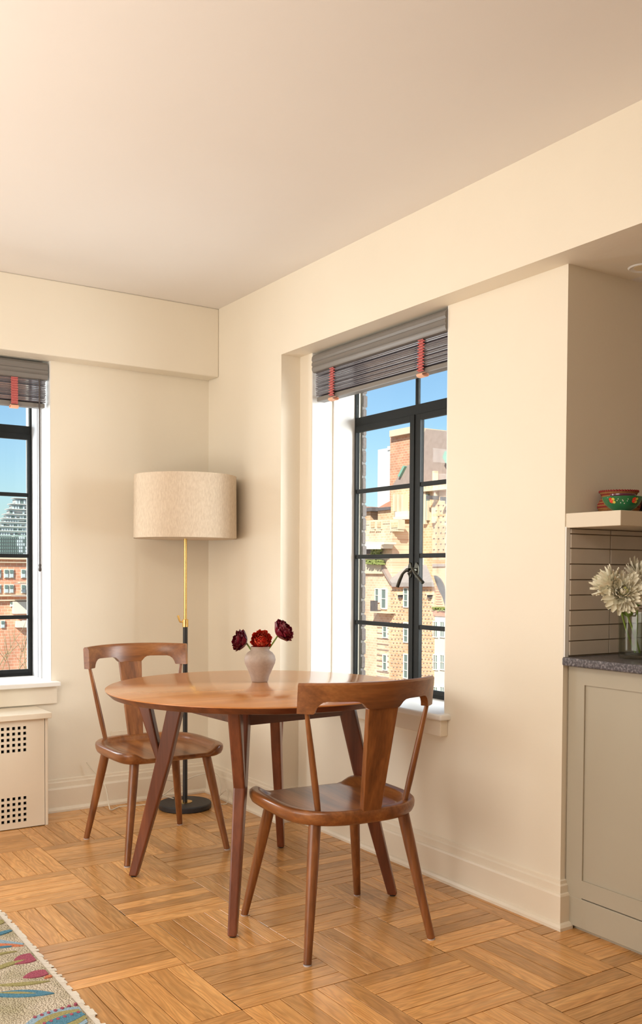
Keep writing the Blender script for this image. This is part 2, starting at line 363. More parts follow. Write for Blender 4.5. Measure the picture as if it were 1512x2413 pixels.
# ------------------------------------------------------------------ baseboards
PROF = [(0, 0), (.036, 0), (.036, .010), (.030, .018), (.022, .022), (.021, .108), (.018, .115), (.013, .117), (.012, .140), (.007, .145), (.006, .155), (0, .158)]
def sweep(path, a, b, name, mat):
    P = [Vector((x, y)) for x, y in path]; mb = MB(); rings = []
    for i in range(a, b+1):
        d0 = (P[i]-P[i-1]).normalized() if i > 0 else (P[1]-P[0]).normalized()
        d1 = (P[i+1]-P[i]).normalized() if i < len(P)-1 else d0
        n0 = Vector((d0.y, -d0.x)); n1 = Vector((d1.y, -d1.x)); nn = n0+n1; nn = nn/(nn.dot(n0)) if nn.length > 1e-4 else n0
        rings.append([(P[i].x+nn.x*o, P[i].y+nn.y*o, z) for o, z in PROF])
    n = len(PROF)
    for r_ in rings: mb.v += r_
    for i in range(len(rings)-1):
        for j in range(n):
            q = (j+1) % n; mb.f.append((i*n+j, i*n+q, (i+1)*n+q, (i+1)*n+j))
    mb.f.append(tuple(range(n))); mb.f.append(tuple((len(rings)-1)*n+j for j in reversed(range(n))))
    o = mb.build(name, mat); tag(o, kind='structure'); return o
bpath = [(-.943, 0), (0, 0), (0, Y1), (RX, Y1), (RX, Y3), (.128, Y3)]
sweep(bpath, 0, 1, 'baseboard_left', TRIM); sweep(bpath, 1, 5, 'baseboard_right', TRIM)

# ------------------------------------------------------------------ parquet floor
BS = .3585; SX0, SY0 = -1.080, -.934
fl = MB().box((XL, YB, -.05), (XK, 0, -.0105)).box((XO-.3, Y3, -.05), (XK, Y3+.01, -.0105)).build('floor', SUBFLOOR); tag(fl, kind='structure')
def strip_mesh(name, l, w, g=.0013, c=.0006, t=.010):
    x, y = l/2-g, w/2-g; v = []
    for (dx, z) in ((0, -t), (0, -c), (c, 0)):
        v += [(-x+dx, -y+dx, z), (x-dx, -y+dx, z), (x-dx, y-dx, z), (-x+dx, y-dx, z)]
    f = [(8, 9, 10, 11)]
    for k in (0, 4): f += [(k+i, k+(i+1) % 4, k+4+(i+1) % 4, k+4+i) for i in range(4)]
    return v, f
def strip_obj_mesh(l, w):
    v, f = strip_mesh('s', l, w); me = bpy.data.meshes.new('floor_strip'); me.from_pydata(v, [], f); me.update()
    uvl = me.uv_layers.new(name='UVMap')
    for lp in me.loops: p = me.vertices[lp.vertex_index].co; uvl.data[lp.index].uv = (p.x, p.y)
    me.materials.append(OAK); return me
full = strip_obj_mesh(BS, BS/6)
def proj(p):
    d = Vector(p)-CAM; z = d.dot(FW); return 756+F_PX*d.dot(RT)/z, CY_PX-F_PX*d.dot(UP)/z, z
strips = []
XF1 = .150
for i in range(-9, 12):
    for j in range(-16, 4):
        bx, by = SX0+i*BS, SY0+j*BS
        along_y = (i+j) % 2 == 1
        for k in range(6):
            if along_y: r = [bx+k*BS/6, bx+(k+1)*BS/6, by, by+BS]
            else: r = [bx, bx+BS, by+k*BS/6, by+(k+1)*BS/6]
            xm = XK if (r[2]+r[3])/2 < Y3 else XF1
            r = [max(r[0], XL), min(r[1], xm), max(r[2], YB), min(r[3], 0)]
            if r[1]-r[0] < .004 or r[3]-r[2] < .004: continue
            strips.append((r, along_y))
def vis(r):
    c = ((r[0]+r[1])/2, (r[2]+r[3])/2, 0); u, v, z = proj(c)
    return z if (z > .5 and -60 < u < 1572 and 1700 < v < 2480 and c[0] < .12) else 1e3+z*z
strips.sort(key=lambda s: vis(s[0]))
rest = MB(); ruv = []
for q, (r, ay) in enumerate(strips):
    l, w = (r[3]-r[2], r[1]-r[0]) if ay else (r[1]-r[0], r[3]-r[2])
    cx, cy = (r[0]+r[1])/2, (r[2]+r[3])/2
    dz = random.uniform(-.0004, .0004)
    if q < 300 and vis(r) < 900:
        me = full if abs(l-BS) < 1e-4 and abs(w-BS/6) < 1e-4 else strip_obj_mesh(l, w)
        o = bpy.data.objects.new('floor_strip', me); COL.objects.link(o); o.parent = fl
        o.location = (cx, cy, dz); o.rotation_euler = (random.uniform(-.0012, .0012), random.uniform(-.0012, .0012), pi/2 if ay else 0)
        continue
    v, f = strip_mesh('s', l, w); k = len(rest.v)
    for p in v: rest.v.append((cx-p[1], cy+p[0], p[2]+dz) if ay else (cx+p[0], cy+p[1], p[2]+dz)); ruv.append((p[0], p[1]))
    rest.f += [tuple(k+i for i in fc) for fc in f]
me = bpy.data.meshes.new('floor_strips_beyond'); me.from_pydata(rest.v, [], rest.f); me.update(); uvl = me.uv_layers.new(name='UVMap')
for lp in me.loops: uvl.data[lp.index].uv = ruv[lp.vertex_index]
me.materials.append(OAK); o = bpy.data.objects.new('floor_strips_beyond', me); COL.objects.link(o); o.parent = fl; o['kind'] = 'stuff'

# ------------------------------------------------------------------ windows (built in a local frame: x along the wall, y outward, z up)
def build_window(name, width, M4):
    w = empty(name); w['kind'] = 'structure'; w.matrix_world = M4
    z0, z1, zt = .640, 2.19, 1.891
    def bar(mb, x0, x1, za, zb, y0=0, y1=.018): mb.box((x0, y0, za), (x1, y1, zb))
    f = MB(); a = .014; bar(f, 0, a, z0, z1); bar(f, width-a, width, z0, z1); bar(f, a, width-a, z0, z0+.018); bar(f, a, width-a, z1-.02, z1); bar(f, a, width-a, zt-.020, zt+.024)
    cxm = width*.492
    f.box((cxm-.010, .002, zt), (cxm+.010, .016, z1-.02))
    f.build('frame', STEEL, w, bevel=.002)
    for (xa, xb) in ((a, cxm-.01), (cxm+.01, width-a)):
        MB().box((xa, .008, zt+.024), (xb, .012, z1-.02)).build('pane', PANE, w)
    zs = [z0+.018, .943, 1.255, 1.565, zt-.020]
    for side, (xa, xb) in enumerate(((a, cxm), (cxm, width-a))):
        sl, sr = (.012, .036) if side == 0 else (.036, .012)
        c = MB()
        bar(c, xa, xa+sl, zs[0], zs[4], -.006, .014); bar(c, xb-sr, xb, zs[0], zs[4], -.006, .014)
        bar(c, xa+sl, xb-sr, zs[0], zs[0]+.018, -.006, .014); bar(c, xa+sl, xb-sr, zs[4]-.026, zs[4], -.006, .014)
        cs = c.build('casement', STEEL, w, bevel=.002)
        for zz in zs[1:4]: MB().box((xa+sl, -.003, zz-.0095), (xb-sr, .013, zz+.0095)).build('muntin', STEEL, cs, bevel=.002)
        zq = [zs[0]+.018, .943, 1.255, 1.565, zs[4]-.026]
        for k in range(4): MB().box((xa+sl, .004, zq[k]+(.0095 if k else 0)), (xb-sr, .008, zq[k+1]-(.0095 if k < 3 else 0))).build('pane', PANE, cs)
        # astragal strip, oval handle plate, hub and cranked lever on the meeting stile
        MB().box((cxm-.006, -.011, zs[0]), (cxm-.001, -.006, zs[4])).build('meeting_strip', STEEL, cs) if side == 0 else None
        sx_ = -1 if side == 0 else 1; hx = cxm+sx_*.022; hz = 1.192
        MB().prism([(hx+.014*cos(q), -.006, hz+.034*sin(q)) for q in [2*pi*i/20 for i in range(20)]], (0, -.006, 0)).build('handle_plate', BRONZE, cs, bevel=.0015)
        lv = MB().tube([(hx, -.010, hz), (hx, -.028, hz)], .009, 10)
        if side == 0:
            lv.tube([(hx+.016, -.029, hz+.002), (hx, -.030, hz), (hx-.016, -.031, hz-.010), (hx-.028, -.032, hz-.020)], [.006, .007, .006, .006], 10)
            lv.tube([(hx-.026, -.032, hz-.019), (hx-.042, -.034, hz-.045), (hx-.058, -.034, hz-.074)], [.0065, .0080, .0080], 10)
        else:
            lv.tube([(hx-.030, -.029, hz-.016), (hx, -.030, hz+.001)], [.0065, .007], 10)
            lv.tube([(hx-.004, -.030, hz+.010), (hx+.014, -.031, hz-.012), (hx+.046, -.033, hz-.034), (hx+.074, -.033, hz-.054)], [.006, .0065, .0080, .0080], 10)
        lv.build('handle_lever', BRONZE, cs, True)
    return w
# right window: local x runs toward the camera (-y world), outward is +x world
MR = Matrix(((0, 1, 0, .344), (-1, 0, 0, YJ), (0, 0, 1, 0), (0, 0, 0, 1)))
build_window('window_2', YJ-Y2, MR)
ML = Matrix(((-1, 0, 0, XW), (0, 1, 0, .295), (0, 0, 1, 0), (0, 0, 0, 1)))
build_window('window_1', XW-XW2, ML)
# jamb linings
j = empty('trim_1'); j['kind'] = 'structure'
MB().box((RX, YJ-.004, .64), (.205, YJ, ZB)).build('jamb_board', WHITE, j, bevel=.002)
MB().box((.205, YJ-.001, .64), (.222, YJ+.001, ZB)).build('jamb_groove', TRIM, j)
MB().box((.222, YJ-.010, .64), (.236, YJ, ZB)).build('jamb_bead', WHITE, j, bevel=.002)
MB().box((.236, YJ-.006, .64), (.346, YJ, ZB)).build('jamb_board', WHITE, j, bevel=.002)
MB().box((RX+.002, Y2, .64), (.346, Y2+.006, ZB)).build('jamb_board', WHITE, j)
j = empty('trim_2'); j['kind'] = 'structure'
MB().box((XW-.004, .0, .64), (XW, .135, ZB)).build('jamb_board', WHITE, j, bevel=.002)
MB().box((XW-.012, .135, .64), (XW, .150, ZB)).build('jamb_bead', WHITE2, j, bevel=.002)
MB().box((XW-.006, .150, .64), (XW, .190, ZB)).build('screen_track', WHITE2, j)
MB().box((XW-.011, .190, .64), (XW, .205, ZB)).build('jamb_bead', WHITE2, j, bevel=.002)
MB().box((XW-.005, .205, .64), (XW, .297, ZB)).build('jamb_board', WHITE2, j)
MB().box((XW2, .0, .64), (XW2+.005, .297, ZB)).build('jamb_board', WHITE, j)
# sills
s = empty('trim_3'); s['kind'] = 'structure'
MB().box((.052, Y2-.036, .618), (.372, YJ+.0, .642)).build('window_sill', WHITE, s, bevel=.008, seg=3)
MB().box((.066, Y2-.020, .556), (RX, YJ+.01, .618)).build('sill_apron', TRIM, s, bevel=.003)
s = empty('trim_4'); s['kind'] = 'structure'
MB().box((XW2-.03, -.055, .620), (XW+.030, .322, .642)).build('window_sill', WHITE, s, bevel=.004)
MB().box((XW2-.02, -.020, .533), (XW+.022, 0, .620)).build('sill_apron', TRIM, s, bevel=.003)
# brick reveal outside the right window, course by course
rv = MB().box((.385, YJ-.012, .45), (.405, YJ+.3, 2.4)).build('trim_5', MORT); rv['kind'] = 'structure'
bk = None; z = .52; k = 0
while z < 2.30:
    h = .0555+random.uniform(-.002, .002); dx = random.uniform(-.003, .003)
    nb = MB(); x1 = .409+dx; y0 = YJ-.017+random.uniform(-.0015, .0015)
    nb.box((.386, y0, z), (x1, YJ+.20, z+h)).build('brick', OUTB, rv, bevel=.004, seg=2)
    z += h+.0105; k += 1

# ------------------------------------------------------------------ blinds (local: x along the window from its visible jamb, y into the room negative, z up)
def build_blind(name, width, M4, label, tapes, wand_x):
    b = empty(name, label=label, cat='blind'); b.matrix_world = M4
    pr = [(0, 2.186), (-.012, 2.187), (-.026, 2.182), (-.034, 2.172), (-.036, 2.158), (-.031, 2.149), (-.035, 2.144), (-.036, 2.134), (-.031, 2.128), (-.035, 2.122), (-.034, 2.112), (-.028, 2.103), (-.018, 2.100), (0, 2.102)]
    MB().prism([(.004, y, z) for y, z in pr], (width-.008, 0, 0)).build('valance', BLINDG, b, True, angle=radians(28))
    MB().box((.010, .002, 2.13), (width-.010, .045, 2.190)).build('head_rail', BLINDG, b)
    n = 14; z0, z1 = 1.995, 2.104
    me = None
    for i in range(n):
        z = z0+(z1-z0)*i/(n-1)
        if me is None:
            mb = MB(); sec = [(-.014, -.0024), (-.0155, 0), (-.014, .0024), (-.007, .0020), (.010, .0018), (.030, .0005), (.030, -.0014), (.010, -.0004), (-.007, -.0016)]
            mb.prism([(.010, y, zz) for y, zz in sec], (width-.022, 0, 0)); o = mb.build('slat', SLAT, b); me = o.data; o.location = (0, 0, z)
        else:
            o = bpy.data.objects.new('slat', me); COL.objects.link(o); o.parent = b; o.location = (random.uniform(-.001, .001), random.uniform(-.0015, .0015), z)
        o.rotation_euler = (radians(-5+random.uniform(-4, 4)), 0, 0)
    MB().box((.012, -.012, 1.968), (width-.012, .032, 1.990)).build('bottom_rail', BLINDG, b, bevel=.004)
    for tx in tapes:
        mb = MB(); seg = 44; pts = []
        for i in range(seg+1):
            z = 2.100-.128*i/seg; y = -.020-.0045*(1 if i % 4 < 2 else -1)-.004*(i/seg); pts.append((y, z))
        poly = [(tx, y-.001, z) for y, z in pts]
        for i in range(seg):
            (ya, za), (yb, zb) = pts[i], pts[i+1]
            mb.hexa([(tx, ya-.0012, za), (tx+.032, ya-.0012, za), (tx+.032, ya+.0012, za), (tx, ya+.0012, za)], [(tx, yb-.0012, zb), (tx+.032, yb-.0012, zb), (tx+.032, yb+.0012, zb), (tx, yb+.0012, zb)])
        mb.build('ladder_tape', TAPE, b)
        lp = MB(); m_ = 16
        ring = [(-.012+.018*cos(a), 1.962+.008*sin(a)) for a in [2*pi*i/m_ for i in range(m_)]]
        for i in range(m_):
            (ya, za), (yb, zb) = ring[i], ring[(i+1) % m_]
            lp.hexa([(tx-.002, ya, za-.001), (tx+.034, ya, za-.001), (tx+.034, ya, za+.001), (tx-.002, ya, za+.001)], [(tx-.002, yb, zb-.001), (tx+.034, yb, zb-.001), (tx+.034, yb, zb+.001), (tx-.002, yb, zb+.001)])
        lp.build('tape_end_loop', TAPEEND, b)
    if wand_x:
        w = MB().tube([(wand_x, -.030, 2.100), (wand_x, -.030, 1.21)], .0042, 8).build('wand', WAND, b, True)
        MB().lathe([(.004, 0), (.007, .004), (.008, .012), (.0055, .022), (.0075, .030), (.0055, .037)], 12, (wand_x, -.030, 1.176)).build('wand_tip', WAND, w, True)
    return b
build_blind('window_blind', YJ-Y2-.012, Matrix(((0, 1, 0, .128), (-1, 0, 0, YJ-.010), (0, 0, 1, 0), (0, 0, 0, 1))), 'raised grey slatted blind with red tapes at the top of the kitchen-side window', (.135, .765), None)
build_blind('window_blind', XW-XW2-.012, Matrix(((-1, 0, 0, XW-.008), (0, 1, 0, .036), (0, 0, 1, 0), (0, 0, 0, 1))), 'raised grey slatted blind with dark wand above the radiator cover at the left edge', (.145, .79), .045)

# ------------------------------------------------------------------ radiator cover
rc = empty('radiator_cover', (-.94, 0, 0), label='cream painted radiator cover with square vent holes under the left window', cat='radiator cover')
yf = -.235
MB().box((-.99, -.262, .501), (.010, 0, .527)).build('top_board', TRIM, rc, bevel=.003)
MB().box((-.014, yf, 0), (0, 0, .501)).build('side_stile', TRIM, rc, bevel=.002)
MB().box((-.98, yf, 0), (-.966, 0, .501)).build('side_stile', TRIM, rc, bevel=.002)
def panel():
    hx = []; hz = []
    for g in (-.114, -.114-.34, -.114-.68):       # right-hand edge of each 5x5 group, local x
        hx += [(g+.0141-.0249*i-.0141, g+.0141-.0249*i) for i in range(5)]
    for t in (.470, .148): hz += [(t-.0145-.0255*i, t-.0255*i) for i in range(5)]
    xs = sorted({-.965, -.0165} | {a for p in hx for a in p}); zs = sorted({.004, .499} | {a for p in hz for a in p})
    mb = MB(); H_ = {(round(a, 5), round(b_, 5)) for a, b_ in hx}; Z_ = {(round(a, 5), round(b_, 5)) for a, b_ in hz}
    y0, y1 = yf-.001, yf+.009
    for i in range(len(xs)-1):
        for k in range(len(zs)-1):
            if (round(xs[i], 5), round(xs[i+1], 5)) in H_ and (round(zs[k], 5), round(zs[k+1], 5)) in Z_:
                a, b_, c, d = xs[i], xs[i+1], zs[k], zs[k+1]; q = len(mb.v)
                mb.v += [(a, y0, c), (b_, y0, c), (b_, y0, d), (a, y0, d), (a, y1, c), (b_, y1, c), (b_, y1, d), (a, y1, d)]
                mb.f += [(q+m, q+(m+1) % 4, q+4+(m+1) % 4, q+4+m) for m in range(4)]
                continue
            q = len(mb.v); a, b_, c, d = xs[i], xs[i+1], zs[k], zs[k+1]
            mb.v += [(a, y0, c), (b_, y0, c), (b_, y0, d), (a, y0, d), (a, y1, c), (b_, y1, c), (b_, y1, d), (a, y1, d)]
            mb.f += [(q, q+1, q+2, q+3), (q+7, q+6, q+5, q+4)]
    return mb
pn = panel().build('front_panel', TRIM, rc)
MB().box((-.96, yf+.05, .01), (-.02, yf+.06, .495)).build('dark_backing', DARK, rc)  # dark sheet stands in for the unlit inside of the cover

# ------------------------------------------------------------------ dining table
TC = Vector((-.5365, -1.509, 0)); TR, TZ = .568, .755
tb = empty('dining_table', TC, label='round walnut dining table on four Y-shaped legs', cat='table')
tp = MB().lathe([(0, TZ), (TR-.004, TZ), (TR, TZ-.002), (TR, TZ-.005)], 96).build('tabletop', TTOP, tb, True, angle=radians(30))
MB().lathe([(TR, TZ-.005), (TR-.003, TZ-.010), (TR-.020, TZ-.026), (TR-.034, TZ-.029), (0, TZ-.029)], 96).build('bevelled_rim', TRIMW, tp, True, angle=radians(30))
def beam_r(mb, c, ang, p0, p1, w0, w1, t0, t1):
    """tapered bar in the radial vertical plane: p=(r,z); w radial width, t tangential thickness"""
    er = Vector((cos(ang), sin(ang), 0)); et = Vector((-sin(ang), cos(ang), 0))
    def ring(p, w, t): return [c+er*(p[0]+a*w/2)+et*(b_*t/2)+Vector((0, 0, p[1])) for a, b_ in ((-1, -1), (1, -1), (1, 1), (-1, 1))]
    mb.hexa(ring(p0, w0, t0), ring(p1, w1, t1))
feet = [(-.894, -1.152), (-.859, -1.898), (-.213, -1.123), (-.180, -1.862)]
tops = []
for fx, fy in feet:
    d = Vector((fx, fy, 0))-TC; ang = math.atan2(d.y, d.x); rf = d.length
    er = Vector((cos(ang), sin(ang), 0)); et = Vector((-sin(ang), cos(ang), 0)); mb = MB()
    for rr_, zz_, ww_, tt_ in ((rf, .004, .034, .030), (.380, .46, .058, .040), (.318, .727, .062, .042)):
        mb.v += [tuple(er*(rr_+a_*ww_/2)+et*(b_*tt_/2)+Vector((0, 0, zz_))) for a_, b_ in ((-1, -1), (1, -1), (1, 1), (-1, 1))]
    for k in (0, 4): mb.f += [(k+q_, k+(q_+1) % 4, k+4+(q_+1) % 4, k+4+q_) for q_ in range(4)]
    mb.f += [(3, 2, 1, 0), (8, 9, 10, 11)]
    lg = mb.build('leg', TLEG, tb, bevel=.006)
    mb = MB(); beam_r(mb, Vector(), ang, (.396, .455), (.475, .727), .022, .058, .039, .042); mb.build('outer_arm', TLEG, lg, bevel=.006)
    MB().lathe([(.011, 0), (.012, .005)], 16, (rf*cos(ang), rf*sin(ang), 0)).build('foot_glide', BLACKM, lg, True)
    tops.append((ang, Vector((cos(ang), sin(ang), 0))*.318))
tops.sort(key=lambda a: a[0])
for i in range(4):
    a, b_ = tops[i][1], tops[(i+1) % 4][1]; d = (b_-a).normalized(); n_ = Vector((-d.y, d.x, 0))*.011
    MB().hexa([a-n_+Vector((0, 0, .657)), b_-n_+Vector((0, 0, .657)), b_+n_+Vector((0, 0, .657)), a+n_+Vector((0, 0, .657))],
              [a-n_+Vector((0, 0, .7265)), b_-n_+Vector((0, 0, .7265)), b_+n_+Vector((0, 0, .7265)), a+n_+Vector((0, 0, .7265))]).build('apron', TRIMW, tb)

# ------------------------------------------------------------------ dining chairs (local: +y front)
def build_chair():
    c = empty('dining_chair')
    a, bq = .240, .238; SZ = .448
    def outline(th, s):
        cc, ss = cos(th), sin(th)
        n_ = 6.5 if ss > 0 else 2.75
        x = a*math.copysign(abs(cc)**(2/n_), cc); y = bq*math.copysign(abs(ss)**(2/n_), ss)
        if ss > 0: x *= 1.0-.02*ss
        return x*s, y*s
    def sm(e0, e1, x): t = max(0, min(1, (x-e0)/(e1-e0))); return t*t*(3-2*t)
    def top(x, y, s):
        rim = sm(.77, .88, s)
        rim *= 1-sm(.06, .18, y)*(1-sm(.135, .195, abs(x)))   # the dish runs out at the front edge
        return SZ-.025*(1-rim)-.003*sm(0, 1, 1-s)
    mb = MB(); nth = 72
    rings = [0.03, .2, .4, .55, .66, .74, .78, .82, .86, .90, .94, .975]
    for s in rings:
        for j_ in range(nth):
            x, y = outline(2*pi*j_/nth, s); mb.v.append((x, y, top(x, y, s)))
    for s, dz in ((.995, -.004), (1.0, -.012), (.995, -.025), (.972, -.038), (.92, -.047), (.80, -.050), (.03, -.050)):
        for j_ in range(nth):
            x, y = outline(2*pi*j_/nth, s); x1, y1 = outline(2*pi*j_/nth, .975)
            zt = top(x1, y1, .975); zz = zt+dz if dz > -.02 else SZ+dz; mb.v.append((x, y, min(zz, zt-.004+dz*.1)))
    R = len(rings)+7
    for i in range(R-1):
        for j_ in range(nth):
            p = i*nth+j_; q = i*nth+(j_+1) % nth; mb.f.append((p, p+nth, q+nth, q))
    mb.f.append(tuple(range(nth))); mb.f.append(tuple((R-1)*nth+j_ for j_ in reversed(range(nth))))
    mb.build('seat', WALN_Y, c, True, angle=radians(60))
    for sx_ in (-1, 1):
        for sy_ in (-1, 1):
            ft = Vector((sx_*.224, sy_*.236, .0)); tpv = Vector((sx_*.160, sy_*.158, .412))
            pts = [ft+Vector((0, 0, .004)), ft.lerp(tpv, .35), ft.lerp(tpv, .75), tpv]
            lg = MB().tube(pts, [.0125, .0155, .0190, .0195], 20).build('leg', WALN_Z, c, True)
            MB().lathe([(.012, 0), (.013, .004)], 16, (ft.x, ft.y, 0)).build('foot_pad', FELT, lg, True)
    # crest rail on an arc
    chord, sag = .2375, .100; Rr = (chord**2+sag**2)/(2*sag); half = math.asin(chord/Rr)
    yc = -.291+Rr
    def P(t, z, off):
        a_ = t*half; lean = -(z-.76)*.10; r_ = Rr+off
        return (r_*sin(a_), yc-r_*cos(a_)+lean, z)
    keys = [(0, .770), (.20, .770), (.225, .776), (.26, .786), (.30, .792), (.36, .794), (.66, .794), (.71, .791), (.755, .782), (.785, .770), (.80, .757), (.815, .755), (1.0, .755)]
    def zb(t):
        t = abs(t)
        for (t0, z0), (t1, z1) in zip(keys, keys[1:]):
            if t <= t1: return z0+(z1-z0)*(t-t0)/(t1-t0)
        return .755
    ts = sorted({s_*k[0] for k in keys for s_ in (-1, 1)} | {i/24 for i in range(-24, 25)})
    mb = MB(); nn = len(ts)
    for t in ts:
        zt = .852-.004*t*t; z0 = zb(t); th = .013
        mb.v += [P(t, z0, -th*.95), P(t, z0, th*.9), P(t, zt-.006, th), P(t, zt, th-.005), P(t, zt, -th+.007), P(t, zt-.012, -th)]
    for i in range(nn-1):
        for k in range(6):
            q = (k+1) % 6; mb.f.append((i*6+k, i*6+q, (i+1)*6+q, (i+1)*6+k))
    mb.f.append(tuple(range(6))); mb.f.append(tuple((nn-1)*6+k for k in reversed(range(6))))
    mb.build('crest_rail', WALN_X, c, True, angle=radians(35))
    # splat
    yb0, yt0 = -.222, -.288
    mb = MB(); mb.hexa([(-.033, yb0-.012, .436), (.033, yb0-.012, .436), (.033, yb0+.012, .436), (-.033, yb0+.012, .436)],
                       [(-.053, yt0-.011, .772), (.053, yt0-.011, .772), (.053, yt0+.011, .772), (-.053, yt0+.011, .772)])
    mb.build('splat', WALN_Z, c, bevel=.003)
    for sx_ in (-1, 1):
        p0 = Vector((sx_*.158, -.175, .440)); p1 = Vector(P(sx_*.895, .758, 0))
        MB().tube([p0, p0.lerp(p1, .25), p0.lerp(p1, .6), p1], [.0092, .0108, .0098, .0070], 14).build('spindle', WALN_Z, c, True)
    return c
ch = build_chair(); ch.location = (-.647, -.792, 0); ch.rotation_euler = (0, 0, pi)
tag(ch, 'walnut dining chair beside the floor lamp, on the far side of the table', 'chair', 'walnut dining chairs')
ch2 = copy_tree(ch); ch2.location = (-.533, -2.006, 0); ch2.rotation_euler = (0, 0, radians(-5.2))
tag(ch2, 'walnut dining chair with its back to us, on the near side of the table', 'chair', 'walnut dining chairs')

# ------------------------------------------------------------------ floor lamp
lc = Vector((-.264, -.275, 0))
lp = empty('floor_lamp', lc, label='brass and black floor lamp with a linen drum shade in the corner', cat='lamp')
MB().lathe([(0, 0), (.126, 0), (.131, .004), (.131, .024), (.127, .029), (0, .029)], 64).build('base', BLACKB, lp, True, angle=radians(30))
MB().lathe([(.008, .029), (.036, .029), (.036, .032), (.008, .032)], 32).build('base_ring', BRASS, lp, True, angle=radians(30))
MB().lathe([(.0118, .030), (.0118, .905)], 24).build('lower_pole', BLACKM, lp, True, angle=radians(30))
MB().lathe([(.0, .905), (.0150, .905), (.0150, .942), (.008, .944)], 24).build('collar', BRASS, lp, True, angle=radians(30))
MB().lathe([(.0078, .94), (.0078, 1.62)], 24).build('brass_rod', BRASS, lp, True, angle=radians(30))
d = Vector((-RT.x, -RT.y, 0)).normalized()
MB().tube([d*.012+Vector((0, 0, .930)), d*.026+Vector((0, 0, .930)), d*.029+Vector((0, 0, .936)), d*.036+Vector((0, 0, .962))], [.0045, .0045, .005, .006], 10).build('thumb_screw', BRASS, lp, True)
SR = .253
MB().lathe([(SR, 1.343), (SR-.002, 1.650), (SR-.006, 1.650), (SR-.004, 1.343), (SR, 1.343)], 96).build('lamp_shade', LINEN, lp, True, angle=radians(40))
sp = MB()
for k in range(3): a = 2*pi*k/3+.4; sp.tube([(0, 0, 1.615), (SR*.98*cos(a), SR*.98*sin(a), 1.635)], .002, 6)
sp.lathe([(.0, 1.61), (.02, 1.61), (.02, 1.62), (0, 1.62)], 16).build('shade_spider', BRASS, lp)
MB().lathe([(.017, 1.44), (.019, 1.50), (.012, 1.505), (.012, 1.44)], 16).build('socket', BLACKM, lp, True)
def curve_pts(ctrl, n=10):
    P = [Vector(p) for p in ctrl]; out = []
    for i in range(len(P)-1):
        p0, p1, p2, p3 = P[max(i-1, 0)], P[i], P[i+1], P[min(i+2, len(P)-1)]
        for k in range(n):
            t = k/n; out.append(.5*((2*p1)+(p2-p0)*t+(2*p0-5*p1+4*p2-p3)*t*t+(3*p1-p0-3*p2+p3)*t**3))
    out.append(P[-1]); return out
cord = MB()
cord.tube(curve_pts([(-.03, .07, .035), (-.09, .10, .06), (-.12, .14, .10), (-.03, .15, .115), (.06, .14, .07), (.03, .10, .05), (-.05, .12, .045), (-.10, .10, .05), (-.06, .16, .03), (.05, .17, .085), (.14, .13, .125), (.205, .06, .135), (.20, .0, .08), (.17, -.03, .012), (.205, -.06, .010), (.215, -.04, .07), (.19, .02, .02)], 8), .0028, 6)
cord.tube(curve_pts([(-.10, .09, .02), (-.18, .13, .010), (-.27, .17, .006), (-.335, .13, .006), (-.345, .14, .03), (-.345, .20, .12), (-.40, .235, .20), (-.42, .245, .23)], 8), .0028, 6)
cord.build('power_cord', CORD, lp, True)
ol = empty('wall_outlet', (-.49, 0, .335), label='small wall outlet behind the chair beside the floor lamp', cat='outlet')
MB().box((-.055, -.006, -.035), (.055, 0, .035)).build('cover_plate', TRIM, ol, bevel=.002)
MB().box((-.030, -.018, -.02), (-.008, -.006, .012)).build('plug', TRIM, ol, bevel=.003)

# ------------------------------------------------------------------ stoneware vase with ranunculus
vc = Vector((-.4716, -1.389, TZ))
va = empty('stoneware_vase', vc, label='small speckled stoneware vase on the round table', cat='vase')
MB().lathe([(.0, .0005), (.030, .0005), (.0325, .004), (.036, .020), (.047, .046), (.0585, .072), (.061, .086), (.058, .100), (.049, .113), (.038, .120), (.0355, .124), (.0365, .131), (.0375, .135), (.0355, .1365), (.0335, .134), (.0335, .124), (.045, .108), (.054, .088), (.045, .05), (.030, .010), (0, .008)], 56).build('body', STONEW, va, True, angle=radians(50))
def petal_mesh(name, l, w, cup, curl, mat, nu=6, nv=5):
    v = []; f = []
    for i in range(nu+1):
        t = i/nu; wd = w*sin(pi*min(1, .12+.80*t))**.75
        for k in range(nv+1):
            s = k/nv*2-1
            v.append((wd*s, l*t*(1-.15*curl*t), curl*l*t*t*.5-cup*(1-s*s)*w))
    for i in range(nu):
        for k in range(nv): a = i*(nv+1)+k; f.append((a, a+1, a+nv+2, a+nv+1))
    me = bpy.data.meshes.new(name); me.from_pydata(v, [], f); me.polygons.foreach_set('use_smooth', [True]*len(f)); me.materials.append(mat); me.update(); return me
def shell_petal(name, R, a_w, a_h, mat, ruffle, seed):
    """cupped petal lying on a sphere of radius R, foot at -z, wrapped upward, with a wavy flared lip"""
    rd = random.Random(seed); v = []; f = []; nu, nv = 8, 8; p1, p2 = rd.uniform(0, 6), rd.uniform(0, 6)
    for i in range(nu+1):
        t = i/nu
        for k in range(nv+1):
            s = k/nv*2-1; ph = -pi/2+.2+a_h*t*(1-.13*s*s*t)
            wd = a_w*(.30+.70*sin(pi*min(1, .08+.60*t)))
            r_ = R*(1+ruffle*t**4*(1+.55*sin(4.5*s+p1)+.35*sin(9*s+p2))-.10*(1-t)*t)
            v.append((r_*cos(ph)*cos(s*wd), r_*cos(ph)*sin(s*wd), r_*sin(ph)))
    for i in range(nu):
        for k in range(nv): a = i*(nv+1)+k; f.append((a, a+1, a+nv+2, a+nv+1))
    me = bpy.data.meshes.new(name); me.from_pydata(v, [], f); me.polygons.foreach_set('use_smooth', [True]*len(f)); me.materials.append(mat); me.update(); return me
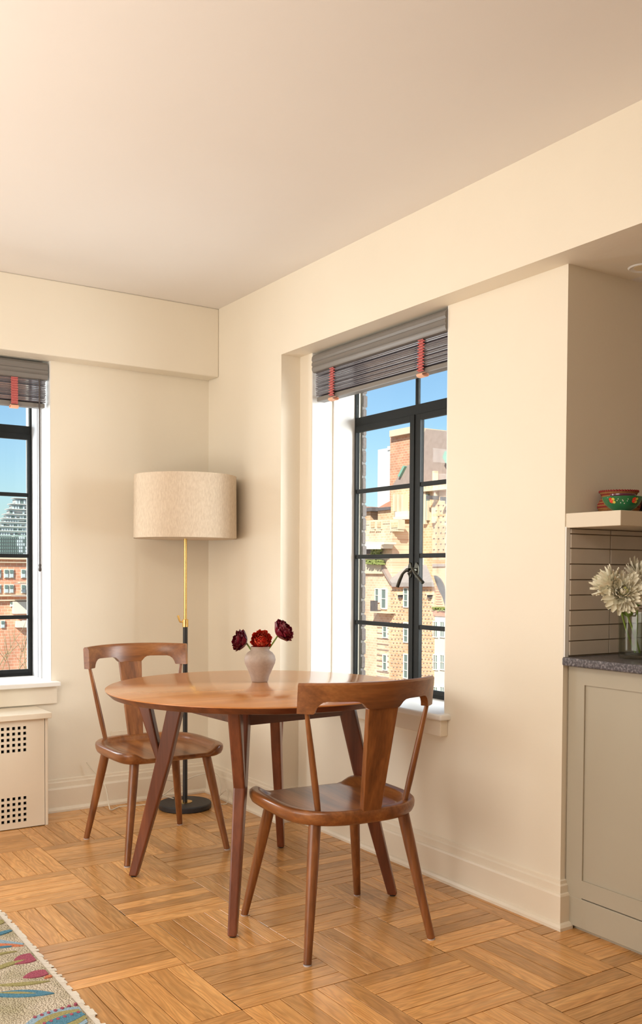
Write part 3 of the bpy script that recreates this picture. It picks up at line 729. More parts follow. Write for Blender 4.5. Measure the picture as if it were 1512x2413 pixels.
def ranunculus(centre, axis, R, mats, label, stem_to, tallness=1.0, flat=.92):
    fl_ = empty('ranunculus', vc, label=label, cat='flower', group='ranunculus in the stoneware vase')
    axis = Vector(axis).normalized(); rot = axis.to_track_quat('Z', 'Y').to_matrix().to_4x4(); c = Vector(centre)-vc
    layers = [(.22, 4, 1.3, 2.75), (.34, 5, 1.05, 2.62), (.45, 6, .85, 2.45), (.56, 7, .72, 2.28), (.66, 8, .62, 2.10), (.75, 9, .56, 1.95), (.84, 9, .52, 1.78), (.92, 10, .50, 1.60), (1.0, 8, .52, 1.38)]
    for li, (fr, n_, aw, ah) in enumerate(layers):
        var = [shell_petal('petal', R*fr, aw, ah*tallness, mats[q_ % len(mats)], .16 if li > 1 else .05, li*10+q_) for q_ in range(3)]
        for k in range(n_):
            o = bpy.data.objects.new('petal', var[random.randrange(3)]); COL.objects.link(o); o.parent = fl_
            o.matrix_local = Matrix.Translation(c) @ rot @ Matrix.Diagonal((1, 1, flat, 1)) @ Matrix.Rotation(2*pi*k/n_+li*.7+random.uniform(-.15, .15), 4, 'Z') @ Matrix.Rotation(random.uniform(-.10, .20), 4, 'Y')
    base = c-axis*R*.8; st = Vector(stem_to)-vc
    MB().tube(curve_pts([base+axis*R*.3, base, base*.55+st*.45+Vector((0, 0, -.004)), st], 6), .0032, 8).build('stem', STEM, fl_, True)
    for k in range(4):
        me = petal_mesh('sepal', R*.75, R*.22, .3, .5, LEAFG); o = bpy.data.objects.new('sepal', me); COL.objects.link(o); o.parent = fl_
        o.matrix_local = Matrix.Translation(base+axis*R*.02) @ rot @ Matrix.Rotation(pi/2*k+.3, 4, 'Z') @ Matrix.Rotation(radians(25), 4, 'X')
    return fl_
def at_vase(u, v): d_ = ray(u, v); return CAM+d_*(3.700)
tocam = -FW
def view(r_, u_, t_): return RT*r_+UP*u_+tocam*t_
ranunculus(at_vase(562, 1508), view(-.78, .25, .35), .037, (MAROON, MAROON, MAROON2), 'dark maroon ranunculus leaning left out of the stoneware vase', vc+Vector((-.005, 0, .09)))
ranunculus(at_vase(615, 1508), view(.05, .35, .85), .036, (CORAL, CORAL2, CORAL), 'coral red ranunculus in the middle of the stoneware vase', vc+Vector((0, 0, .09)), 1.05)
ranunculus(at_vase(670, 1484), view(.60, .50, .20), .041, (MAROON2, MAROON, MAROON2), 'burgundy ranunculus on the tallest stem leaning right from the stoneware vase', vc+Vector((.005, 0, .09)))

# ------------------------------------------------------------------ kitchen corner
kc = empty('base_cabinet', (.127, Y3, 0), label='sage painted kitchen base cabinet with a recessed end panel', cat='cabinet')
D = -.66
MB().box((.012, D, .0), (.62, -.004, .872)).build('body', CAB, kc)
e_ = MB(); e_.box((0, -.072, .012), (.014, -.004, .872)); e_.box((0, D, .012), (.014, D+.072, .872)); e_.box((0, D+.072, .816), (.014, -.072, .872)); e_.box((0, D+.072, .112), (.014, -.072, .170))
e_.build('end_frame', CAB, kc)
MB().box((.006, D+.072, .170), (.012, -.072, .816)).build('recessed_panel', CAB, kc)
MB().box((-.002, D, .012), (.014, -.020, .1085)).build('plinth', CAB, kc, bevel=.002)
for x0 in (.02, .322):
    dr = MB(); x1 = x0+.296; dr.box((x0, D-.018, .115), (x0+.06, D, .868)).box((x1-.06, D-.018, .115), (x1, D, .868)).box((x0+.06, D-.018, .808), (x1-.06, D, .868)).box((x0+.06, D-.018, .115), (x1-.06, D, .175))
    dr = dr.build('door', CAB, kc); MB().box((x0+.06, D-.010, .175), (x1-.06, D-.002, .808)).build('door_panel', CAB, dr)
    MB().lathe([(.0, 0), (.008, 0), (.008, .010), (.014, .016), (.012, .024), (0, .026)], 16).build('knob', BRASS, dr, True).matrix_local = Matrix.Translation((x1-.03 if x0 < .1 else x0+.03, D-.018, .60)) @ Matrix.Rotation(pi/2, 4, 'X')
ct = MB().box((.094, Y3+D-.03, .876), (.78, Y3-.002, .904)).build('countertop', GRAN, bevel=.006, seg=3); tag(ct, 'dark speckled granite countertop on the sage cabinet', 'countertop')
tr = MB().box((RX+.001, Y3-.006, .904), (.122, Y3, 1.335)).build('trim_6', WHITE); tr['kind'] = 'structure'
# tiled splashback on the kitchen wall
gr = MB().box((.122, Y3-.004, .905), (1.6, Y3, 1.332)).build('grout_bed', GROUT, wk)
zs = [.907, .956, 1.007, 1.058, 1.109, 1.160, 1.212, 1.264, 1.312, 1.330]
me_cache = {}
for k in range(len(zs)-1):
    x0 = .1225; edges = [x0, .319]
    while edges[-1] < 1.55: edges.append(edges[-1]+.1965)
    for a, b_ in zip(edges, edges[1:]):
        w_ = b_-a-.0032; h_ = zs[k+1]-zs[k]-.0032; key = (round(w_, 4), round(h_, 4))
        if key not in me_cache:
            o = MB().box((0, -.008, 0), (w_, 0, h_)).build('tile', TILE, wk, bevel=.0012, seg=1); me_cache[key] = o
        else: o = me_cache[key].copy(); COL.objects.link(o)
        o.location = (a+.0016, Y3-.002+random.uniform(-.0006, .0006), zs[k]+.0016); o.rotation_euler = (random.uniform(-.004, .004), 0, random.uniform(-.003, .003)); o.parent = wk
sh = MB().box((.1065, Y3-.224, 1.331), (1.5, Y3, 1.379)).build('floating_shelf', SHELFP, bevel=.002); tag(sh, 'thick cream floating shelf on the kitchen wall', 'shelf')
# things on the shelf
SZ_ = 1.379
bw = empty('painted_bowl', (.178, -2.578, SZ_), label='green glazed bowl painted with red flowers on the floating shelf', cat='bowl')
bprof = [(0, .0005), (.038, .0005), (.040, .004), (.052, .008), (.074, .022), (.089, .040), (.0935, .050), (.0915, .0515), (.086, .041), (.070, .024), (.045, .011), (0, .009)]
bw.scale = (.685, .685, .90)
MB().lathe(bprof, 64).build('body', GREENB, bw, True, angle=radians(45))
def brad(z):
    for (r0, z0), (r1, z1) in zip(bprof[2:6], bprof[3:7]):
        if z0 <= z <= z1: return r0+(r1-r0)*(z-z0)/(z1-z0)
    return .093
camaz = math.atan2(CAM.y+2.578, CAM.x-.178)
def spot(az, z, r_, mat, name, par, n_=8, rx=1.0):
    R0 = brad(z); nrm = Vector((cos(az), sin(az), -.75)).normalized(); c = Vector((R0*cos(az), R0*sin(az), z))+nrm*.0006
    t1 = Vector((-sin(az), cos(az), 0)); t2 = nrm.cross(t1)
    MB().prism([c+t1*r_*rx*cos(2*pi*i/n_)+t2*r_*sin(2*pi*i/n_) for i in range(n_)], nrm*.0008).build(name, mat, par)
for az in (-.62, .62, 1.9, 3.1, 4.3):
    for k in range(5):
        a = 2*pi*k/5; spot(camaz+az+.055*cos(a), .037+.0055*sin(a), .0058, REDF, 'painted_petal', bw)
    spot(camaz+az, .037, .0032, WHD, 'painted_centre', bw)
    spot(camaz+az+.14, .041, .006, YELF, 'painted_leaf', bw, 8, 1.3); spot(camaz+az+.15, .031, .006, YELF, 'painted_leaf', bw, 8, 1.3)
for az, z in ((-.28, .036), (-.22, .041), (0, .037), (.03, .034), (.27, .040), (-.1, .028), (.1, .026), (.25, .034)): spot(camaz+az, z, .0018, WHD, 'painted_dot', bw)
pb = MB().lathe([(0, .011), (.022, .0115), (.032, .026), (.0395, .047), (.0405, .055), (.0385, .056), (.030, .032), (0, .02)], 48, (.180, -2.577, SZ_)).build('purple_bowl', PURP, None, True, angle=radians(45))
tag(pb, 'glossy purple bowl nested inside the green painted bowl', 'bowl')
bs = empty('woven_basket', (.280, -2.479, SZ_), label='round woven basket pot with red bands behind the green bowl', cat='basket')
bz = [(0.072, .0), (.086, .012), (.092, .024), (.090, .036), (.080, .048), (.072, .056), (.072, .064), (.078, .073), (.083, .080)]
bs.scale = (.74, .74, .90)
nco = 18
for i in range(nco):
    t = i/(nco-1)*(len(bz)-1); k = min(int(t), len(bz)-2); f_ = t-k
    r_ = bz[k][0]*(1-f_)+bz[k+1][0]*f_; z_ = bz[k][1]*(1-f_)+bz[k+1][1]*f_+.003
    mb = MB(); n_ = 48; mm = 6
    for a in range(n_):
        for q in range(mm):
            wob = .0004*sin(a*8)
            mb.v.append(((r_+.0031*cos(2*pi*q/mm)+wob)*cos(2*pi*a/n_), (r_+.0031*cos(2*pi*q/mm)+wob)*sin(2*pi*a/n_), z_+.0030*sin(2*pi*q/mm)))
    for a in range(n_):
        for q in range(mm): mb.f.append((a*mm+q, a*mm+(q+1) % mm, ((a+1) % n_)*mm+(q+1) % mm, ((a+1) % n_)*mm+q))
    mb.build('woven_coil', BASKR if i in (4, 6, 8, 10, 14, 17) else BASK, bs, True)
mb = MB()
for a in range(44):
    t = 2*pi*a/44; mb.tube([(.084*cos(t), .084*sin(t), .081), (.086*cos(t), .086*sin(t), .087)], [.0042, .002], 6)
mb.build('scalloped_rim', BASKR, bs, True)
MB().lathe([(0, .006), (.07, .006), (.07, .001)], 32).build('bottom', BASK, bs)
dp = MB().lathe([(0, 0), (.05, 0), (.066, .016), (.068, .036), (.058, .054), (.050, .056), (.050, .050), (0, .01)], 40, (.415, -2.535, SZ_)).build('brown_pot', DKPOT, None, True, angle=radians(45))
tag(dp, 'dark brown round pot right of the green bowl, cut by the photo edge', 'pot')
# glass vase with chrysanthemums on the counter
gc = Vector((.272, -2.566, .904))
gv = empty('glass_vase', gc, label='clear fluted glass vase of water on the granite countertop', cat='vase')
def fluted(prof, n=72, lob=8, amp=.05):
    mb = MB()
    for r_, z in prof:
        for j_ in range(n):
            a = 2*pi*j_/n; k = r_*(1+amp*cos(lob*a)); mb.v.append((k*cos(a), k*sin(a), z))
    for i in range(len(prof)-1):
        for j_ in range(n):
            p = i*n+j_; q = i*n+(j_+1) % n; mb.f.append((p, q, q+n, p+n))
    mb.f.append(tuple(reversed(range(n)))); mb.f.append(tuple((len(prof)-1)*n+j_ for j_ in range(n)))
    return mb
fluted([(.050, .0006), (.054, .004), (.055, .03), (.055, .15), (.053, .15), (.052, .02), (.050, .012)]).build('body', CLEARG, gv, True, angle=radians(50))
fluted([(.0505, .014), (.0515, .03), (.0515, .115)]).build('water', WATER, gv, True, angle=radians(50))
PM = [petal_mesh('petal', 1.0, .135, .55, c_, MUM, 7, 4) for c_ in (.5, .9, 1.3)]
PMC = petal_mesh('petal', 1.0, .13, .6, 1.4, MUMC, 6, 3)
def chrysanthemum(centre, axis, R, label, npet=120):
    f_ = empty('chrysanthemum', gc, label=label, cat='flower', group='ivory chrysanthemums in the glass vase')
    axis = Vector(axis).normalized(); rot = axis.to_track_quat('Z', 'Y').to_matrix().to_4x4(); c = Vector(centre)-gc
    for i in range(npet):
        t = (i+.5)/npet; az = i*2.39996; tilt = radians(8+104*t**.85)+random.uniform(-.08, .08)
        ln = R*(.30+.72*min(1, t*1.25))*random.uniform(.9, 1.08)
        me = PMC if t < .16 else PM[random.randrange(3)]
        o = bpy.data.objects.new('petal', me); COL.objects.link(o); o.parent = f_
        # petal local +y is its length, +z its inner face; tilt away from the axis
        o.matrix_local = Matrix.Translation(c+axis*R*(.10-.22*t)) @ rot @ Matrix.Rotation(az, 4, 'Z') @ Matrix.Rotation(pi/2-tilt, 4, 'X') @ Matrix.Diagonal((ln*1.0, ln, ln, 1))
    MB().lathe([(0, -.1*R), (.20*R, 0), (.16*R, .12*R), (0, .16*R)], 16).build('heart', MUMC, f_, True).matrix_local = Matrix.Translation(c) @ rot
    st = Vector((random.uniform(-.02, .02), random.uniform(-.02, .02), .02)); b0 = c-axis*R*.15
    MB().tube(curve_pts([b0, b0*.75+st*.25-axis*R*.2, b0*.35+st*.65, st], 6), .0032, 8).build('stem', STEM, f_, True)
    for k in (0, 1):
        me = petal_mesh('leaf', .05, .012, .3, .6, LEAFG); o = bpy.data.objects.new('leaf', me); COL.objects.link(o); o.parent = f_
        o.matrix_local = Matrix.Translation(b0*.62+st*.38) @ Matrix.Rotation(2.2*k+random.random(), 4, 'Z') @ Matrix.Rotation(.3, 4, 'X')
    return f_
chrysanthemum(on_y(1428, 1372, -2.555), view(-.80, .42, .10), .062, 'ivory chrysanthemum turned away to the left against the tiles', 110)
chrysanthemum(on_y(1466, 1396, -2.60), view(-.10, .22, .95), .073, 'large ivory chrysanthemum with yellow heart facing the room, hanging over the glass vase', 150)
chrysanthemum(on_y(1512, 1352, -2.55), view(.25, .75, .35), .064, 'ivory chrysanthemum highest in the glass vase, cut by the right photo edge', 110)

# ------------------------------------------------------------------ rug
RE = -1.447
rg = empty('rug', (RE, -2.4, 0), label='cream wool rug with blue, maroon and olive leaf pattern at the left edge', cat='rug')
MB().box((-1.9, -1.5, .0012), (0, 1.45, .010)).build('pile', RUGM, rg, bevel=.003)
fr = MB()
y = -1.5
while y < 1.45:
    w_ = random.uniform(.006, .016); l_ = random.uniform(.016, .028)
    fr.hexa([(0, y, .0012), (l_, y+random.uniform(-.004, .004), .0012), (l_, y+w_, .0012), (0, y+w_*1.1, .0012)], [(0, y, .007), (l_, y, .0035), (l_, y+w_, .0035), (0, y+w_*1.1, .007)]); y += w_*.96
o = fr.build('fringe', FRINGE, rg); o['kind'] = 'stuff'
MZ = [0]
def motif(p0, p1, w, mat, name='leaf_motif', z=.0125, bend=.15):
    MZ[0] += 1; z += MZ[0]*.00003
    a, b_ = Vector((p0.x-RE, p0.y+2.4, .009)), Vector((p1.x-RE, p1.y+2.4, .009)); d_ = b_-a; n_ = Vector((-d_.y, d_.x, 0)).normalized()
    K = 14; up = [a+d_*(i/K)+n_*(w*sin(pi*i/K)**.8+bend*d_.length*sin(pi*i/K)) for i in range(K+1)]; dn = [a+d_*(i/K)+n_*(-w*sin(pi*i/K)**.8+bend*d_.length*sin(pi*i/K)) for i in range(1, K)]
    poly = [p for p in up+dn[::-1] if p.x < -.004]
    if len(poly) > 4: MB().prism(poly, (0, 0, z-.009)).build(name, mat, rg)
Zr = .011
def rz(u, v): return on_z(u, v, Zr)
motif(rz(-30, 2345), rz(128, 2341), .022, PBLUE, bend=.02); motif(rz(-10, 2341), rz(85, 2342), .006, POLI, z=.0132, bend=.02)
motif(rz(32, 2272), rz(97, 2246), .034, PMAR, bend=.02); motif(rz(54, 2304), rz(126, 2288), .024, PMAR, bend=.04); motif(rz(104, 2306), rz(128, 2300), .008, PCOR, z=.0132)
motif(rz(-24, 2210), rz(36, 2190), .012, PBLUE, bend=.05); motif(rz(-24, 2212), rz(62, 2225), .009, PLBLUE, bend=-.06); motif(rz(-24, 2226), rz(56, 2229), .010, PCOR, bend=.0); motif(rz(-12, 2234), rz(30, 2230), .005, PBLUE, z=.0132, bend=0)
motif(rz(-20, 2290), rz(60, 2262), .012, POLI, bend=.08); motif(rz(-10, 2322), rz(118, 2312), .010, POLI, bend=-.04); motif(rz(-20, 2180), rz(12, 2168), .02, POLI, bend=.0); motif(rz(-30, 2258), rz(40, 2242), .007, POLI, bend=.1)
motif(rz(40, 2450), rz(232, 2374), .070, PLBLUE, bend=.03); motif(rz(60, 2444), rz(222, 2378), .050, POLI, z=.0130, bend=.03); motif(rz(75, 2438), rz(215, 2382), .024, PBLUE, z=.0136, bend=.03)
for k in range(9):
    for q_, (du, dv) in enumerate(((0, -12), (6, 8))):
        u_, v_ = 78+k*16+du, 2412-k*5.2+dv; motif(rz(u_, v_), rz(u_+9, v_-2), .006, PMAR, z=.0142, bend=0)
for k in range(26):
    x = random.uniform(-1.8, -.35); yy = random.uniform(-1.4, 1.3); a = random.uniform(0, 6.28); l_ = random.uniform(.12, .32)
    p0 = Vector((RE+x, yy-2.4, 0)); p1 = p0+Vector((cos(a), sin(a), 0))*l_
    if p1.x > RE-.03 or p1.x < RE-1.85 or not -3.85 < p1.y < -.98 or max(p0.x, p1.x) > RE-.30: continue
    motif(p0, p1, l_*.14, random.choice((PBLUE, PMAR, POLI, PCOR)))

# ------------------------------------------------------------------ outside: ground
g = MB().box((-150, -60, -22.5), (260, 300, -22)).build('ground', GROUND); g['kind'] = 'structure'

# ------------------------------------------------------------------ outside the right window
def fx(mb, X, u0, v0, u1, v1, depth=4.0, uref=None):
    """box whose front face lies in the plane x=X and covers the window-view rectangle"""
    p, q = on_x(u0, v0, X), on_x(u1, v1, X)
    if uref: p.z = on_x(uref, v0, X).z; q.z = on_x(uref, v1, X).z
    mb.box((X, q.y, q.z), (X+depth, p.y, p.z)); return mb
def polyx(mb, X, pts, depth=3.0):
    mb.prism([on_x(u, v, X) for u, v in pts], (depth, 0, 0)); return mb
def win_x(par, X, u0, v0, u1, v1, rows=2, cols=1, proud=.06, glass=None):
    p, q = on_x(u0, v0, X), on_x(u1, v1, X); y0, y1, z0, z1 = q.y, p.y, q.z, p.z; fw_ = (y1-y0)*.14
    w = MB(); w.box((X-proud, y0, z0), (X+.1, y0+fw_, z1)); w.box((X-proud, y1-fw_, z0), (X+.1, y1, z1)); w.box((X-proud, y0+fw_, z1-fw_), (X+.1, y1-fw_, z1)); w.box((X-proud, y0+fw_, z0), (X+.1, y1-fw_, z0+fw_))
    for r_ in range(1, rows): zz = z0+(z1-z0)*r_/rows; w.box((X-proud, y0+fw_, zz-fw_*.35), (X+.1, y1-fw_, zz+fw_*.35))
    for c_ in range(1, cols): yy = y0+(y1-y0)*c_/cols; w.box((X-proud, yy-fw_*.3, z0+fw_), (X+.1, yy+fw_*.3, z1-fw_))
    o = w.build('window', FFRAME, par)
    MB().box((X-.02, y0+fw_, z0+fw_), (X+.05, y1-fw_, z1-fw_)).build('pane', glass or FGLASS, o)
bA = empty('white_tower', label='pale hazy high-rise slab far behind the brick chimney', cat='building')
fx(MB(), 95, 890, 1060, 945, 1700, 12).build('wall', TOWER, bA)
fx(MB(), 94.8, 912, 1052, 918, 1060, 3).build('roof_box', TOWER, bA)
# brick apartment house with slate mansard and chimney
bB = empty('brick_mansard_house', label='tall orange brick house with brown slate roof and chimney outside the right window', cat='building')
fx(MB(), 40, 919, 1018, 966, 1260, 3).build('chimney', BRK3, bB)
fx(MB(), 39.6, 917, 1015, 968, 1020, 3.8).build('chimney_cap', STONE, bB)
polyx(MB(), 37, [(984, 1048), (1003, 1011), (1048, 1017), (1066, 1040), (1080, 1090), (1500, 1060), (1500, 1150), (984, 1150)], 6).build('mansard_roof', SLATE, bB)
polyx(MB(), 36.8, [(921, 1150), (951, 1100), (986, 1085), (986, 1150)], 5).build('side_roof', SLATE, bB)
polyx(MB(), 36.6, [(936, 1122), (949, 1097), (953, 1099), (940, 1124)], .4).build('copper_flashing', COPPER, bB)
polyx(MB(), 36.5, [(1042, 1078), (1047, 1063), (1056, 1063), (1060, 1092), (1050, 1092)], 1.0).build('copper_dormer', COPPER, bB)
fx(MB(), 36.7, 1018, 1110, 1023, 1132, .4).build('vent_pipe', STONE, bB)
wm = fx(MB(), 35, 921, 1146, 1500, 1800, 6).build('wall', BRK1, bB)
fx(MB(), 34.6, 985, 1150, 1500, 1156, 1, 1020).build('cornice', STONE, bB)
for k in range(13):
    u = 988+k*8; o = fx(MB(), 34.7, u, 1145, u+3, 1152, .4).build('corbel', STONE, bB)
for u0, u1, v0, v1 in ((996, 1001, 1160, 1235), (1016, 1020, 1196, 1232), (1022, 1025, 1160, 1180), (1004, 1006, 1180, 1226)):
    fx(MB(), 34.75, u0, v0, u1, v1, .4).build('stone_pilaster', STONE, bB)
fx(MB(), 34.8, 1003, 1165, 1006, 1225, .3).build('slit_window', FGLASS, bB)
for u, v in ((1007, 1172), (1039, 1175), (1051, 1183)): fx(MB(), 34.2, u-3, v-4, u+3, v+4, .9).build('projecting_bracket', SLATED, bB)
fx(MB(), 34.7, 1046, 1232, 1054, 1238, .5).build('stone_block', STONE, bB)
for u in (925, 935, 945): fx(MB(), 34.6, u, 1165, u+4, 1205, .5).build('stone_colonnette', STONE, bB)
fx(MB(), 34.5, 930, 1206, 960, 1218, 1.2).build('stone_balcony', FWHITE, bB); fx(MB(), 34.4, 926, 1218, 962, 1223, 1.4).build('stone_ledge', FWHITE, bB)
st_ = MB()
for r_ in range(9):
    for c_ in range(7):
        u, v = 1020+c_*11+(5 if r_ % 2 else 0), 1190+r_*13
        if u < 1060: fx(st_, 34.93, u, v, u+1.6, v+1.8, .1)
o = st_.build('brick_shadow_studs', SLATED, bB); o['kind'] = 'stuff'  # studs coloured dark for the shadows of projecting bricks
# lower left wing with parapet and awning
bC = empty('brick_parapet_wing', label='pale brick wing with stone parapet and white awning outside the right window', cat='building')
fx(MB(), 33, 430, 1236, 920, 1800, 1.8, 880).build('wall', BRK2, bC)
fx(MB(), 33.0, 430, 1226, 920, 1237, .9, 880).build('parapet', BRK2, bC)
for u0, u1 in ((828, 848), (870, 884), (885, 899), (918, 938)):
    pl = fx(MB(), 32.93, u0, 1226, u1, 1247, .5).build('stone_panel', STONE, bC)
    fx(MB(), 32.88, u0+3, 1230, u1-3, 1243, .2).build('panel_inset', BRK1, bC)
    for k in range(int((u1-u0)/4)): fx(MB(), 32.9, u0+k*4, 1248, u0+k*4+2, 1252, .5).build('dentil', STONE, bC)
fx(MB(), 35.2, 890, 1198, 920, 1240, 3).build('attic_wall', BRK1, bC)
polyx(MB(), 35.1, [(886, 1199), (908, 1186), (920, 1180), (920, 1199)], 4).build('attic_roof', TERRA, bC)
fx(MB(), 35.0, 885, 1197, 920, 1201, 4).build('attic_eave', SLATED, bC)
fx(MB(), 35.8, 836, 1204, 872, 1240, 3).build('attic_wall', BRK1, bC); fx(MB(), 35.5, 833, 1199, 875, 1204, 3.6).build('attic_eave', SLATED, bC)
polyx(MB(), 35.7, [(836, 1199), (850, 1193), (866, 1196), (872, 1199)], 3).build('attic_roof', TERRA, bC)
polyx(MB(), 32.0, [(820, 1277), (905, 1277), (905, 1282), (898, 1284), (896, 1292), (820, 1293)], .9).build('awning', FWHITE, bC)
for k in range(10): fx(MB(), 31.95, 852+k*4.5, 1288, 852+k*4.5+3.2, 1294, .05).build('awning_scallop', FFRAME, bC)
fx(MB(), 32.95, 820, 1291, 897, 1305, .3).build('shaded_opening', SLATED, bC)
hd = MB()
random.seed(3)
for k in range(60):
    u, v = random.uniform(872, 890), random.uniform(1292, 1306); fx(hd, 32.6+random.uniform(-.2, .2), u, v, u+2.5, v+2.5, .3)
for k in range(130):
    u, v = random.uniform(858, 898), random.uniform(1318, 1329); fx(hd, 32.6+random.uniform(-.3, .3), u, v, u+2.5, v+2.5, .3)
o = hd.build('terrace_plants', HEDGE, bC); o['kind'] = 'stuff'
fx(MB(), 32.8, 850, 1329, 900, 1352, .4).build('stone_terrace_wall', STONE, bC)
win_x(bC, 32.95, 884, 1386, 893, 1420, 2); win_x(bC, 32.95, 898, 1386, 911, 1436, 2)
for u0 in (480, 520, 580, 620, 680, 720, 780, 815):
    for v0, v1 in ((1262, 1296), (1340, 1376), (1474, 1508), (1541, 1581)): win_x(bC, 32.95, u0, v0, u0+14, v1, 2)
for u0 in (1110, 1150, 1200, 1240, 1300, 1340):
    for v0, v1 in ((1190, 1225), (1270, 1305), (1350, 1385)): win_x(bB, 34.95, u0, v0, u0+14, v1, 2)
for v0, v1 in ((1474, 1504), (1541, 1581), (1610, 1650)): win_x(bC, 32.95, 902, v0, 912, v1, 2, 1, .06)
for k in range(13):
    v = 1478+k*13; fx(MB(), 32.94, 887, v, 914, v+1.6, .1).build('brick_groove', SLATE, bC)
rl = empty  # balcony
fx(MB(), 32.3, 870, 1440, 914, 1446, .8).build('balcony_slab', STONE, bC)
for k in range(8): fx(MB(), 32.3, 872+k*2.2, 1416, 872.6+k*2.2, 1440, .05).build('balcony_bar', SLATED, bC)
fx(MB(), 32.3, 871, 1415, 889, 1416.5, .06).build('balcony_rail', SLATED, bC)
# projecting bay with grey slate roof
bD = empty('brick_bay', label='studded brick bay under a grey slate lean-to roof outside the right window', cat='building')
fx(MB(), 32.86, 919, 1374, 1019, 1800, 2.1).build('wall', BRK1, bD)
p = [on_x(u, v, X) for u, v, X in ((898, 1331, 34.2), (1004, 1331, 34.2), (1021, 1372, 32.5), (921, 1373, 32.5))]
MB().prism(p, (0.05, 0, -.25)).build('lean_to_roof', SLATE2, bD)
polyx(MB(), 32.7, [(898, 1331), (921, 1373), (921, 1380), (898, 1342)], .3).build('barge_board', SLATE, bD)
for k in range(12):
    u = 922+k*8; polyx(MB(), 32.6, [(u, 1375), (u+5, 1375), (u+2, 1384), (u-2, 1384)], .3).build('corbel', TERRA, bD)
for u in (938, 1007): fx(MB(), 32.5, u-3, 1397, u+3, 1402, .4).build('projecting_bracket', STONE, bD); fx(MB(), 32.65, u-1, 1402, u+5, 1409, .25).build('bracket_shadow', SLATED, bD)  # dark box stands in for the shadow each bracket casts
for v0, v1 in ((1384, 1432), (1466, 1515), (1540, 1600)): win_x(bD, 32.84, 951, v0, 962, v1, 3); win_x(bD, 32.84, 976, v0, 986, v1, 3)
st_ = MB()
for r_ in range(24):
    for c_ in range(4):
        for u0 in (921, 988):
            u, v = u0+c_*8+(4 if r_ % 2 else 0), 1390+r_*9.5
            if u < u0+31: fx(st_, 32.8, u, v, u+1.8, v+2.0, .1)
o = st_.build('brick_shadow_studs', SLATE, bD); o['kind'] = 'stuff'  # brick studs here also take their shadow as a dark colour
# arched stair gable and white house at lower right
bE = empty('white_house', label='white rendered house with paired green windows at the lower right of the right window', cat='building')
fx(MB(), 32.92, 1019, 1450, 1500, 1850, 1.9).build('wall', FWHITE, bE)
fx(MB(), 32.84, 1019, 1437, 1500, 1452, 1.9, 1035).build('brick_band', TERRA, bE)
for v0, v1 in ((1463, 1503), (1541, 1580), (1616, 1650)):
    for u0 in (1021, 1037, 1060, 1080, 1120, 1140, 1180, 1200, 1240, 1260, 1300, 1320): win_x(bE, 32.9, u0, v0, u0+11, v1, 2, 2)
hd = MB()
for k in range(120):
    u, v = random.uniform(1016, 1075), random.uniform(1430, 1438); fx(hd, 32.75+random.uniform(-.1, .2), u, v, u+2.5, v+2.5, .3)
o = hd.build('roof_planting', HEDGE, bE); o['kind'] = 'stuff'
bF = empty('arched_gable', label='brick gable with a dark curved slate roof between bay and window edge', cat='building')
fx(MB(), 33.0, 1019, 1335, 1130, 1450, 1.5).build('wall', BRK1, bF)
polyx(MB(), 32.9, [(1021, 1356), (1027, 1357), (1036, 1364), (1043, 1377), (1048, 1394), (1050, 1412), (1050, 1436), (1046, 1422), (1041, 1405), (1034, 1392), (1028, 1378), (1024, 1366)], .15).build('curved_roof', SLATED, bF)
fx(MB(), 32.9, 1018, 1329, 1046, 1335, .3).build('ledge', SLATE, bF)
for k in range(9): fx(MB(), 32.96, 1019, 1380+k*6, 1031+k*1.6, 1382.5+k*6, .1).build('stepped_course', TERRA, bF)
win_x(bB, 34.95, 988, 1312, 996, 1332, 1)

# ------------------------------------------------------------------ outside the left window
def fy(mb, Y, u0, v0, u1, v1, depth=4.0, uref=None):
    p, q = on_y(u0, v0, Y), on_y(u1, v1, Y)
    if uref is not None: p.z = on_y(uref, v0, Y).z; q.z = on_y(uref, v1, Y).z
    mb.box((p.x, Y, q.z), (q.x, Y+depth, p.z)); return mb
tw = empty('stepped_tower', label='distant stepped glass tower in the left window', cat='building')
tier = [(36, 1174), (28, 1188), (22, 1200), (15, 1212), (9, 1222), (3, 1231), (-4, 1241), (-12, 1251)]
Yt = 150
pm = None
for i, (u0, v0) in enumerate(tier):
    v1 = tier[i+1][1] if i < len(tier)-1 else 1262
    fy(MB(), Yt, u0, v0+2.5, 130, v1+.5, 1.6).build('tier', CONC, tw); fy(MB(), Yt-.6, u0-3, v0, 130, v0+2.5, 2.0).build('terrace_slab', CONC, tw)
    u = u0+1.5
    while u < 90:
        if random.random() < .92: fy(MB(), Yt-.25, u, v0+4, u+4.2, v1-1.2, .4).build('window', FGLASSW if random.random() < .75 else FGLASS, tw)
        u += 6
fy(MB(), Yt, -30, 1262, 130, 1420, 3).build('lower_block', CONC, tw)
for r_ in range(6):
    u = -20.0
    while u < 90:
        fy(MB(), Yt-.25, u, 1264.5+r_*7.8, u+3.2, 1270.5+r_*7.8, .4).build('window', FGLASS if (u < 36 or random.random() < .4) else FGLASSW, tw); u += 5
rb = empty('red_brick_block', label='red brick apartment block with white sash windows in the left window', cat='building')
fy(MB(), 45, -520, 1316, 620, 1850, 10, 30).build('wall', BRK4, rb)
for v0, v1 in ((1314, 1318), (1324, 1326), (1401, 1405), (1413, 1416)): fy(MB(), 44.8, -520, v0, 620, v1, .5, 30).build('stone_band', STONE, rb)
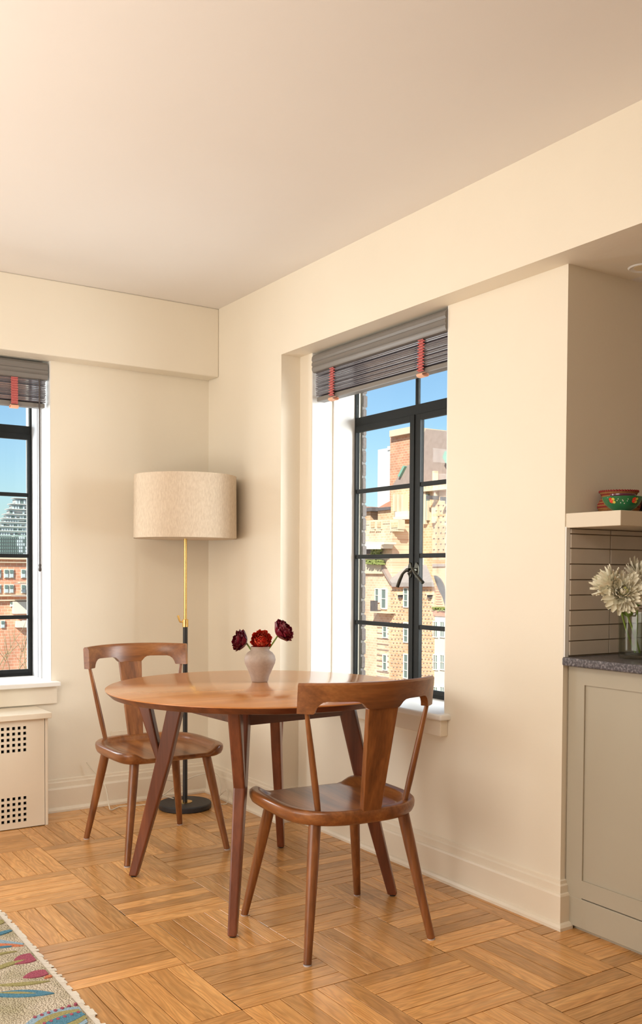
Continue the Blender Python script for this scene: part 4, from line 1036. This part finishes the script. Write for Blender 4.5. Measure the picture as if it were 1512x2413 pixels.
def win_y(par, Y, u0, v0, u1, v1):
    o = fy(MB(), Y-.08, u0, v0, u1, v1, .3).build('window', FFRAME, par); w_ = (u1-u0)*.16; vm = (v0+v1)/2
    fy(MB(), Y-.14, u0+w_, v0+w_, u1-w_, vm-w_*.4, .3).build('pane', FGLASS, o); fy(MB(), Y-.12, u0+w_, vm+w_*.4, u1-w_, v1-w_, .3).build('pane', FGLASSW, o)
for base in (-420, -380, -320, -280, -220, -180, -100, -60, -20, 10, 50, 90, 130, 170, 230, 270, 330, 370, 430, 470):
    for v0 in (1341, 1377):
        win_y(rb, 45, base, v0, base+11, v0+21); win_y(rb, 45, base+12, v0, base+23, v0+21)
for u0, u1, v0, v1 in ((24, 32, 1418, 1430), (-20, -8, 1418, 1438), (52, 64, 1462, 1480), (2, 12, 1462, 1480), (-40, -28, 1462, 1480)): win_y(rb, 45, u0, v0, u1, v1)
fy(MB(), 44.6, 33, 1418, 70, 1446, .4).build('pale_panel', FWHITE, rb); fy(MB(), 44.6, 40, 1464, 70, 1478, .4).build('pale_panel', FWHITE, rb)
for k in range(7): fy(MB(), 44.0, 47+k*2.6, 1371, 48.5+k*2.6, 1375, .4).build('fire_escape_bar', STONE, rb)
fy(MB(), 43.8, 36, 1404, 66, 1406, .8).build('fire_escape_landing', SLATE, rb); fy(MB(), 43.8, 44, 1374, 66, 1376, .8).build('fire_escape_landing', SLATE, rb)
# bare street tree
random.seed(11)
tr_ = empty('bare_tree', tuple(on_y(-30, 1700, 15)), label='bare leafless tree in front of the red brick block', cat='tree')
o0 = Vector(tr_.location)
mbt = MB(); mbt.tube([Vector((0, 0, -21-o0.z)), Vector((.1, 0, -6-o0.z)), Vector((0, 0, 0))], [.22, .16, .09], 8); mbt.build('trunk', BARK, tr_, True)
def branch(p, d, l, r, lev):
    pts = [p]; q = p.copy(); dd = d.copy()
    for i in range(5):
        dd = (dd+Vector((random.uniform(-.22, .22), random.uniform(-.15, .15), random.uniform(-.12, .18)))).normalized(); q = q+dd*l/5; pts.append(q.copy())
    MB().tube(pts, [r*(1-.14*i) for i in range(6)], 5).build('branch', BARK, tr_, True)
    if lev:
        for k in range(4):
            i = random.choice((2, 3, 4, 5)); s_ = random.choice((-1, 1))
            nd = (dd+Vector((s_*random.uniform(.3, .9), random.uniform(-.3, .3), random.uniform(-.2, .7)))).normalized(); branch(pts[i], nd, l*.62, r*.5, lev-1)
for k, (dx, dz) in enumerate(((.9, .35), (.75, .75), (1.0, .05), (.3, 1.0), (-.6, .8), (-.9, .4))): branch(Vector((0, 0, -.15*k)), Vector((dx, random.uniform(-.15, .15), dz)).normalized(), 1.35, .028, 2)
